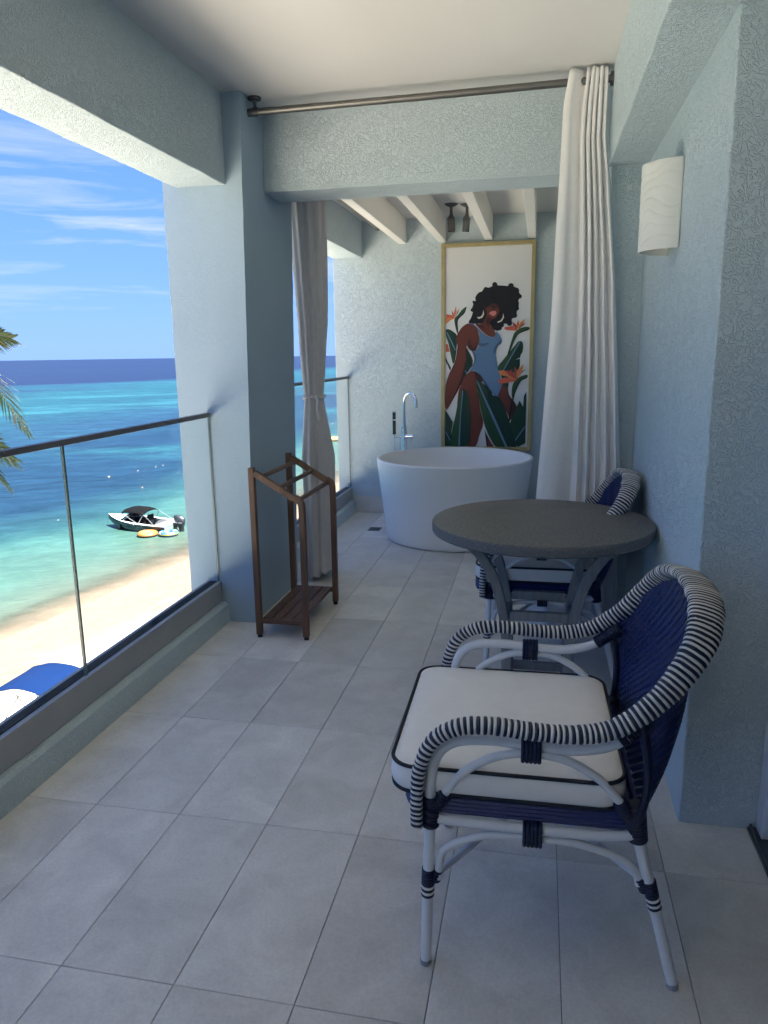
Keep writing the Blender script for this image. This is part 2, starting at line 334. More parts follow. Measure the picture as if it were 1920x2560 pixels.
MB().box(-0.052, 0.052, -0.066, 0.066, 0, 0.0014).build('drain_frame', M['rod'], dr)

def wobble(o, cuts=24, amp=0.0035, sc=9.0):
    """hand-trowelled arrises: cut the block up and push its vertices a few millimetres"""
    bm = bmesh.new(); bm.from_mesh(o.data)
    for ax in range(3):
        lo = min(v.co[ax] for v in bm.verts); hi = max(v.co[ax] for v in bm.verts); n = max(1, min(70, int((hi-lo)/0.07)))
        for k in range(1, n):
            nrm = [0, 0, 0]; nrm[ax] = 1; co = [0, 0, 0]; co[ax] = lo+(hi-lo)*k/n
            bmesh.ops.bisect_plane(bm, geom=bm.verts[:]+bm.edges[:]+bm.faces[:], plane_co=co, plane_no=nrm)
    for v in bm.verts:
        q = Vector(v.co)*sc; v.co += Vector((noise.noise(q), noise.noise(q+Vector((31, 7, 5))), noise.noise(q+Vector((3, 71, 15)))))*amp
    bm.to_mesh(o.data); bm.free()
    o.data.polygons.foreach_set('use_smooth', [True]*len(o.data.polygons))
    for md in list(o.modifiers): o.modifiers.remove(md)
    md = o.modifiers.new('bevel', 'BEVEL'); md.width = 0.007; md.segments = 2; md.limit_method = 'ANGLE'; md.angle_limit = R(50)
    md2 = o.modifiers.new('wn', 'WEIGHTED_NORMAL'); md2.keep_sharp = False
ceil = MB().box(-1.60, 0.32, -3.40, 4.03, ZC, ZC+0.30).build('ceiling', M['ceiling']); tag(ceil, kind='structure')
# pillar (leans a little: its inner arris runs from x -1.515 at the floor to -1.447 at the ceiling)
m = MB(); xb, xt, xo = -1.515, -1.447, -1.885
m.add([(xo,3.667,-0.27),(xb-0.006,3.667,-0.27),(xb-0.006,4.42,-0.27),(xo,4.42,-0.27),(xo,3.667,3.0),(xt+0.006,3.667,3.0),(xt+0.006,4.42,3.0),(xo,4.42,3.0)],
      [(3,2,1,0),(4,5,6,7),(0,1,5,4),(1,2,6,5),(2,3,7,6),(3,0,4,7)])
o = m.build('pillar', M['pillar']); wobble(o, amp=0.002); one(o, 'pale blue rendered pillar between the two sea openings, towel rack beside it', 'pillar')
o = MB().box(-1.812, -1.545, -3.40, 3.668, 2.281, 2.995).build('beam', M['stucco']); wobble(o); one(o, 'long textured blue beam over the nearer sea opening, left of the white ceiling', 'beam')
o = MB().box(-1.812, -1.560, 4.41, 6.66, 2.285, 2.995).build('beam', M['stucco']); wobble(o); one(o, 'short blue beam over the sea opening beside the bathtub', 'beam')
o = MB().box(-1.47, 0.60, 3.972, 4.262, 2.300, 2.995).build('beam', M['stucco']); wobble(o, amp=0.003); one(o, 'blue cross beam above the opening to the bathtub room, behind the curtain rod', 'beam')
o = MB().box(0.288, 0.80, -3.40, 3.86, 2.296, 2.995).build('beam', M['stucco']); wobble(o); one(o, 'blue ceiling beam above the wall lamp at the top right', 'beam')
o = MB().box(0.466, 0.95, 2.210, 3.86, -0.27, 2.32).build('wall', M['stucco']); wobble(o); one(o, 'textured pale blue wall that carries the wall lamp, beside the table', 'wall')
o = MB().box(0.300, 0.95, 3.845, 4.262, -0.27, 2.32).build('wall', M['stucco']); wobble(o); one(o, 'narrow shaded blue wall end behind the white curtain', 'wall')
o = MB().box(-1.83, 0.60, 6.650, 6.95, -0.27, 2.995).build('wall', M['stucco']); wobble(o, amp=0.002); one(o, 'far blue textured wall behind the bathtub, with the framed picture on it', 'wall')
o = MB().box(0.320, 0.60, 4.255, 6.655, -0.27, 2.995).build('wall', M['stucco']); one(o, 'blue side wall of the bathtub room, hidden behind the white curtain', 'wall')
o = MB().box(-1.90, 1.0, -3.70, -3.40, -0.27, 2.995).build('wall', M['stucco']); one(o, 'unseen blue end wall behind the viewer, set back to let in more light', 'wall')  # unseen near end of the balcony, lengthened to let in more light
# bathtub room ceiling with white joists
bc = MB().box(-1.60, 0.40, 4.20, 6.70, 2.590, 2.70).build('ceiling', M['ceiling']); tag(bc, kind='structure')
for x in (-1.197, -0.850, -0.455, -0.095, 0.22):
    one(MB().box(x-0.034, x+0.034, 4.25, 6.655, 2.388, 2.595).build('ceiling_joist', M['white_wood'], bevel=0.004),
        {-1.197: 'white ceiling joist nearest the sea, first from the curtain rod in the bathtub room', -0.850: 'white ceiling joist just left of the two ceiling spotlights',
         -0.455: 'white ceiling joist just right of the two ceiling spotlights', -0.095: 'white ceiling joist above the right edge of the framed picture', 0.22: 'white ceiling joist hidden behind the white curtain'}[x], 'joist', 'white joists over the bathtub')
# skirting of the bathtub room: four marble pieces
sk = thing('skirting', 'white marble skirting along the far wall behind the bathtub', 'skirting', (-1.69, 6.65, 0))
for k in range(4):
    MB().box(k*0.5+0.004, k*0.5+0.497, -0.014, 0.004, 0.001, 0.156).build('skirting_tile', M['marble'], sk, bevel=0.002)
# slab, upper floor and the storeys below
one(MB().box(-1.89, 8.0, -3.70, 6.95, 2.996, 3.40).build('roof_slab', M['stucco_fine']), 'blue floor slab of the storey above the balcony', 'slab')
bl = thing('building', 'pale blue building that carries the balcony, its lower storeys reaching down to the beach', 'building', (3.0, 3.0, -8.5))
MB().box(-4.89, 5.0, -6.69, 6.0, -0.1, 8.219).build('storeys', M['stucco_fine'], bl)

# balustrades ------------------------------------------------------
def balustrade(y0, y1, ztop, panes, label, xg=-1.713):
    t = thing('glass_balustrade', label, 'balustrade', (xg, y0, 0.113))
    m = MB(); L = y1-y0
    MB().box(-0.075, 0.012, 0.002, L-0.002, 0.002, 0.118).build('base_channel', M['alu'], t, bevel=0.002)
    MB().box(-0.052, -0.010, 0.003, L-0.003, 0.1185, 0.1215).build('gasket', M['alu_dark'], t)
    e = [0]+panes+[L]
    for a, b in zip(e, e[1:]):
        MB().box(-0.006, 0.003, a+0.004, b-0.004, 0.1, ztop-0.113-0.012).build('glass_pane', M['glass'], t)
        for yy in (a+0.004, b-0.004):
            if 0.05 < yy < L+1: MB().box(-0.0062, 0.0032, yy-0.0011, yy+0.0011, 0.122, ztop-0.113-0.012).build('pane_edge', M['edge'], t)
    MB().box(-0.017, 0.013, 0.002, L-0.002, ztop-0.113-0.022, ztop-0.113).build('top_rail', M['alu_rail'], t, bevel=0.002)
    return t
M['edge'] = mat('glass_edge', (0.10, 0.15, 0.15), 0.25)
balustrade(-3.39, 3.664, 1.163, [0.9, 2.1, 3.3, 4.55, 5.80], 'long glass balustrade with thin grey top rail, facing the beach')
balustrade(4.425, 6.645, 1.262, [1.1], 'short glass balustrade beside the bathtub')
def curb(y0, y1, label):
    m = MB(); n = 90
    prof = [(-1.89, -0.27), (-1.89, 0.113), (-1.685, 0.113), (-1.668, 0.100), (-1.663, 0.0), (-1.663, -0.27)]
    vs = []; fs = []
    for k in range(n+1):
        y = y0+(y1-y0)*k/n
        for q, (x, z) in enumerate(prof):
            dz = 0.005*noise.noise(Vector((x*9, y*7, z*9))) if q in (2, 3) else 0.0
            vs.append((x+dz*1.2, y, z+dz*0.8))
    for k in range(n):
        for q in range(5): fs.append((k*6+q, k*6+q+1, k*6+7+q, k*6+6+q))
    fs += [tuple(range(6)), tuple(n*6+q for q in reversed(range(6)))]
    o = MB().add(vs, fs).build('kerb', M['stucco'], smooth=True); one(o, label, 'kerb')
curb(-3.40, 3.669, 'low blue rendered kerb under the long glass balustrade')
curb(4.42, 6.652, 'low blue rendered kerb under the glass balustrade by the bathtub')

# sliding door at the right edge -------------------------------------
d = thing('sliding_door', 'white framed sliding door at the right edge of the balcony', 'door', (0.70, 0.4, 0))
MB().box(-0.012, 0.06, 1.745, 1.805, 0.012, 2.29).build('door_jamb', M['door_white'], d, bevel=0.003)
MB().box(0.004, 0.05, 1.660, 1.742, 0.02, 2.28).build('door_stile', M['door_white'], d, bevel=0.003)
MB().box(0.004, 0.05, -3.78, 1.658, 0.02, 0.11).build('bottom_rail', M['door_white'], d, bevel=0.003)
MB().box(0.004, 0.05, -3.78, 1.658, 2.18, 2.28).build('top_rail', M['door_white'], d, bevel=0.003)
MB().box(0.022, 0.030, -3.78, 1.659, 0.109, 2.181).build('door_pane', M['door_glass'] if 'door_glass' in M else M['glass'], d)
m = MB(); m.box(-0.035, 0.09, -3.78, 1.805, 0.0005, 0.012); m.box(-0.030, -0.024, -3.78, 1.805, 0.0125, 0.022); m.box(0.062, 0.068, -3.78, 1.744, 0.0125, 0.022); m.build('track', M['dark_metal'], d)
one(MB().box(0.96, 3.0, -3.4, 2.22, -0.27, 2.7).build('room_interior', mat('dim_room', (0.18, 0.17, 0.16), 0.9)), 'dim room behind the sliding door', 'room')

# ================================================================ curtains and rods
rod = thing('curtain_rod', 'long grey curtain rod hung under the white ceiling in front of the cross beam', 'curtain rod', (-1.416, 3.775, 2.70))
MB().tube([(-0.026, 0, -0.068), (0.85, 0, -0.0635), (1.690, 0, -0.055)], 0.0165, 20).build('rod', M['rod'], rod, smooth=True)
MB().tube([(-0.034, 0, -0.0682), (0.018, 0, -0.0678)], 0.019, 20).build('end_cap', M['dark_metal'], rod, smooth=True)
MB().lathe([(0, -0.0002), (0.030, -0.0002), (0.032, -0.004), (0.031, -0.013), (0.010, -0.0155), (0.009, -0.032), (0.0085, -0.034), (0.007, -0.036), (0.007, -0.050), (0.0, -0.050)], (0.002, 0, 0), 28).build('ceiling_bracket', M['dark_metal'], rod, smooth=True)
MB().lathe([(0.0175, -0.008), (0.0215, -0.008), (0.0215, 0.008), (0.0175, 0.008)], (0.003, 0, -0.0678), 24, axis='x').build('bracket_ring', M['dark_metal'], rod, smooth=True)
MB().lathe([(0.0, -0.014), (0.030, -0.014), (0.030, 0), (0.0, 0)], (1.7035, 0, -0.055), 24, axis='x').build('wall_flange', M['dark_metal'], rod, smooth=True)

def lerp(a, b, t): return a+(b-a)*t
def interp(tab, x):
    for (x0, y0), (x1, y1) in zip(tab, tab[1:]):
        if x <= x1: return lerp(y0, y1, max(0, min(1, (x-x0)/(x1-x0))))
    return tab[-1][1]
cur = thing('curtain', 'long white grommet curtain gathered at the right end of the rod behind the table', 'curtain', (0, 3.765, 0))
def cur_fn(u, v):
    z = lerp(0.035, 2.688, v)
    xl = interp([(0, -0.035), (0.74, 0.0), (1.47, 0.040), (2.2, 0.062), (2.55, 0.073), (2.7, 0.098)], z)
    xr = interp([(0, 0.425), (0.9, 0.400), (1.79, 0.335), (2.25, 0.285), (2.40, 0.264), (2.7, 0.264)], z)
    # hem strip, one broad panel, then five tighter folds with sharp creases between them
    ph = [(0, 0.30), (0.06, 0.50), (0.30, 1.0), (0.42, 2.0), (0.54, 3.0), (0.66, 4.0), (0.80, 5.0), (1, 6.0)]
    k = [(0, 0), (0.06, 0.07), (0.30, 0.42), (0.42, 0.545), (0.54, 0.645), (0.66, 0.76), (0.80, 0.87), (1, 1)]
    wob = 0.02*noise.noise(Vector((u*4, z*0.7, 2.2)))
    xx = interp(k, u); p = interp(ph, max(0, min(1, u+wob*(u > 0.1))))
    A = interp([(0, 0.070), (1.2, 0.050), (2.4, 0.032), (2.7, 0.044)], z)
    nz = noise.noise(Vector((u*9, z*0.9, 1.7)))
    y = A*(0.5-abs(math.sin(math.pi*p))**0.95)*(1-0.3*noise.noise(Vector((u*6, z*0.5, 9.1)))) + 0.010*noise.noise(Vector((u*8, z*1.1, 6.1)))
    if u < 0.3: y += 0.016*math.sin(u*26)*max(0, 1.4-z)/1.4
    x = lerp(xl, xr, xx) + 0.012*math.sin(2*math.pi*p)*(u > 0.28) + 0.006*noise.noise(Vector((u*5, z*2.1, 4)))
    if v > 0.985: z += 0.006*math.sin(math.pi*p*1.0+1.2)
    if z < 2.30: x = min(x, 0.44)
    else: x = min(x, 0.278)
    yy = min(y, 0.070)
    return (x, yy-0.004, z + 0.004*noise.noise(Vector((u*20, 3, 8)))*(1-v))
o = MB().grid(cur_fn, 220, 110).build('curtain_cloth', M['linen'], cur, smooth='all', solid=0.003)
MB().tube([Vector((0.109+0.004*math.sin(t)*0.4, 0.010+0.026*math.sin(t)*0.55-0.008, 2.6385+0.027*math.cos(t))) for t in [2*math.pi*k/28 for k in range(28)]], 0.0042, 8, closed=True).build('grommet', M['grommet'], cur, smooth=True)

rod2 = thing('curtain_rod', 'grey curtain rod along the sea opening beside the bathtub', 'curtain rod', (-1.392, 4.45, 2.505))
MB().tube([(0, 0, 0), (0, 2.06, 0)], 0.0155, 16).build('rod', M['rod'], rod2, smooth=True)
MB().tube([(0, 2.02, 0), (0, 2.09, 0)], 0.019, 16).build('end_cap', M['dark_metal'], rod2, smooth=True)
MB().tube([(0, 1.98, 0), (0, 1.98, 0.084)], 0.007, 10).build('ceiling_bracket', M['dark_metal'], rod2, smooth=True)
MB().tube([(0, 0.10, 0), (0, 0.10, 0.084)], 0.007, 10).build('ceiling_bracket', M['dark_metal'], rod2, smooth=True)
cur2 = thing('curtain', 'grey linen curtain tied in at waist height between the pillar and the bathtub', 'curtain', (-1.418, 4.60, 0))
def cur2_fn(u, v):
    z = lerp(0.03, 2.50, v); t = 2*math.pi*u
    rx = interp([(0, 0.088), (0.4, 0.096), (0.8, 0.098), (1.05, 0.074), (1.19, 0.058), (1.32, 0.068), (1.64, 0.086), (2.0, 0.098), (2.37, 0.104), (2.5, 0.104)], z)
    ry = interp([(0, 0.14), (0.8, 0.14), (1.19, 0.055), (1.5, 0.10), (2.37, 0.15), (2.5, 0.15)], z)
    cx = interp([(0, 0.020), (0.8, 0.018), (1.19, 0.002), (1.64, 0.012), (2.37, 0.0), (2.5, 0.0)], z)
    fold = math.cos(11*t + 1.4*noise.noise(Vector((math.cos(t)*1.5, math.sin(t)*1.5, z*0.8))) )
    amp = 0.075 + 0.03*noise.noise(Vector((math.cos(t)*2, math.sin(t)*2, z*1.1+5)))
    s = 1 + amp*fold + 0.06*noise.noise(Vector((math.cos(t)*2.5, math.sin(t)*2.5, z*3)))
    zz = z + (0.035*math.cos(t) + 0.012*fold if v < 0.03 else 0)*(1-v/0.03 if v < 0.03 else 0)
    return (cx + rx*s*math.cos(t), ry*s*math.sin(t), zz)
MB().grid(cur2_fn, 200, 120).build('curtain_cloth', M['linen_grey'], cur2, smooth='all')
MB().tube([(0.002+0.066*math.cos(2*math.pi*k/40), 0.064*math.sin(2*math.pi*k/40), 1.192+0.006*math.sin(6*math.pi*k/40)) for k in range(40)], [0.010]*40, 8, closed=True).build('tie_band', M['linen_grey'], cur2, smooth=True)
m = MB(); m.tube(cat([(0.03, -0.058, 1.20), (0.045, -0.072, 1.17), (0.040, -0.070, 1.12), (0.052, -0.076, 1.05)], 5), [0.008]*16, 6); m.build('tie_end', M['linen'], cur2, smooth=True)

# ================================================================ wall lamp and spotlights
wl = thing('wall_lamp', 'cream ceramic half-round wall lamp with wavy ridges', 'wall lamp', (0.464, 2.995, 1.80))
def sc_fn(u, v):
    t = lerp(-math.pi/2, math.pi/2, u); z = 0.003+0.297*v
    q = z*46 + 3.0*noise.noise(Vector((t*1.1, z*7, 3))) + 0.9*math.sin(t*2.2+z*9)
    r = 1 + 0.026*(min(1, abs((q % 2)-1)*3.0)-0.5)
    return (-0.118*math.cos(t)*r, 0.114*math.sin(t)*(1+0.3*(r-1)), z)
MB().grid(sc_fn, 70, 150).build('shade', M['ceramic'], wl, smooth='all', solid=0.007)
MB().box(-0.006, 0.001, -0.112, 0.112, 0.02, 0.28).build('back_plate', M['ceramic'], wl)
m = MB(); m.lathe([(0.0, 0.09), (0.018, 0.09), (0.018, 0.15), (0.0, 0.15)], (-0.05, 0, 0), 16); m.beam((-0.05, 0, 0.12), (0, 0, 0.12), 0.02, 0.02); m.build('lamp_holder', M['ceramic'], wl, smooth=True)
def spot(x, y, label, tilt):
    t = thing('ceiling_spotlight', label, 'spotlight', (x, y, 2.590), 0, 'spotlights on the ceiling over the bathtub')
    MB().lathe([(0, 0), (0.052, 0), (0.054, -0.003), (0.034, -0.016), (0.012, -0.026), (0, -0.027)], (0, 0, -0.0003), 28).build('ceiling_plate', M['dark_metal'], t, smooth=True)
    MB().tube([(0, 0, -0.02), (0, 0, -0.072)], 0.0115, 12).build('arm', M['dark_metal'], t, smooth=True)
    h = MB(); h.lathe([(0, 0.004), (0.012, 0.002), (0.016, -0.016), (0.029, -0.034), (0.031, -0.046), (0.028, -0.047), (0.028, -0.135), (0.024, -0.135), (0.022, -0.115), (0, -0.113)], (0, 0, 0), 28)
    o = h.build('lamp_head', M['dark_metal'], t, smooth=True); o.location = (0, 0, -0.070); o.rotation_euler = (R(tilt), R(tilt*0.6), 0)
    return t
spot(-0.712, 6.10, 'left one of the two gunmetal spotlights on the bathtub ceiling', -3)
spot(-0.592, 6.14, 'right one of the two gunmetal spotlights on the bathtub ceiling', 9)

# ================================================================ bathtub corner
tub = thing('bathtub', 'round white freestanding bathtub with tapered sides', 'bathtub', (-0.650, 5.835, 0))
prof = [(0.0, 0.002), (0.522, 0.002), (0.535, 0.008), (0.541, 0.020), (0.552, 0.10), (0.583, 0.36), (0.613, 0.60), (0.617, 0.634), (0.618, 0.641), (0.614, 0.648), (0.606, 0.651), (0.598, 0.650), (0.592, 0.645), (0.589, 0.636), (0.578, 0.56), (0.548, 0.32), (0.515, 0.16), (0.470, 0.105), (0.38, 0.085), (0.0, 0.080)]
MB().lathe(prof, (0, 0, 0), 96).build('tub_shell', M['tub'], tub, smooth=True, angle=60)
fa = thing('bath_tap', 'chrome floor-standing bath tap with hand shower behind the bathtub', 'tap', (-1.147, 6.36, 0))
m = MB(); m.lathe([(0, 0.001), (0.055, 0.001), (0.055, 0.010), (0.024, 0.016), (0.022, 0.02), (0.022, 0.73), (0.026, 0.735), (0.026, 0.80), (0.022, 0.803), (0.022, 0.838), (0.0, 0.838)], (0, 0, 0), 24); m.build('column', M['chrome'], fa, smooth=True)
dx, dy = 0.72, -0.69
path = [(0, 0, 0.83), (0, 0, 0.95), (0, 0, 1.04)] + [(dx*0.088*(1-math.cos(t)), dy*0.088*(1-math.cos(t)), 1.04+0.088*math.sin(t)) for t in [math.pi*k/14 for k in range(1, 15)]] + [(dx*0.176, dy*0.176, 1.005)]
MB().tube(path, 0.0125, 16).build('spout', M['chrome'], fa, smooth=True)
m = MB(); m.tube([(0.0, -0.004, 0.752), (0.082, -0.02, 0.752)], 0.0165, 16); m.build('mixer', M['chrome'], fa, smooth=True)
MB().tube([(0.070, -0.018, 0.745), (0.072, -0.018, 0.69)], 0.0045, 10).build('lever', M['chrome'], fa, smooth=True)
MB().tube([(0.0, 0, 0.745), (-0.086, 0.0, 0.745)], 0.010, 12).build('shower_holder', M['chrome'], fa, smooth=True)
hs = MB().box(-0.101, -0.073, -0.011, 0.011, 0.765, 0.965).build('hand_shower', M['chrome_dark'], fa, bevel=0.003)
MB().box(-0.1015, -0.0725, -0.0115, 0.0115, 0.888, 0.898).build('trim_band', M['chrome'], hs)
MB().box(-0.1013, -0.0727, -0.0113, 0.0113, 0.957, 0.9655).build('end_trim', M['chrome'], hs)
MB().tube(cat([(-0.087, 0, 0.765), (-0.088, 0, 0.70), (-0.080, 0, 0.55), (-0.060, 0.0, 0.38), (-0.040, 0, 0.42), (-0.034, 0, 0.60), (-0.036, 0, 0.71), (-0.025, 0, 0.735)], 6), 0.0055, 8).build('hose', M['chrome'], fa, smooth=True)

# framed picture --------------------------------------------------------
pic = thing('framed_picture', 'tall gold-framed print of a woman in a blue swimsuit among banana leaves', 'picture', (-0.855, 6.648, 0.600))
W_, H_, b = 0.795, 1.768, 0.033
for name, (x0, x1, z0, z1) in dict(l=(0, b, 0, H_), r=(W_-b, W_, 0, H_), t=(b, W_-b, H_-b, H_), bt=(b, W_-b, 0, b)).items():
    MB().box(x0+0.0005, x1-0.0005, -0.045, -0.001, z0, z1).build('frame_bar', M['gold'], pic, bevel=0.0015)
MB().box(b-0.004, W_-b+0.004, -0.030, -0.004, b-0.004, H_-b+0.004).build('canvas', M['paper'], pic)
ARTC = dict(paper=(0.70,0.70,0.70), leafd=(0.010,0.040,0.026), leafl=(0.022,0.070,0.027), leafl2=(0.016,0.055,0.030), vein=(0.13,0.22,0.34), red=(0.58,0.12,0.07), dred=(0.40,0.06,0.05), orange=(0.66,0.22,0.075),
            hair=(0.006,0.007,0.012), skin=(0.135,0.034,0.024), skind=(0.055,0.017,0.018), pink=(0.62,0.20,0.20), earr=(0.72,0.68,0.60), blue=(0.105,0.195,0.34), blued=(0.060,0.105,0.18))
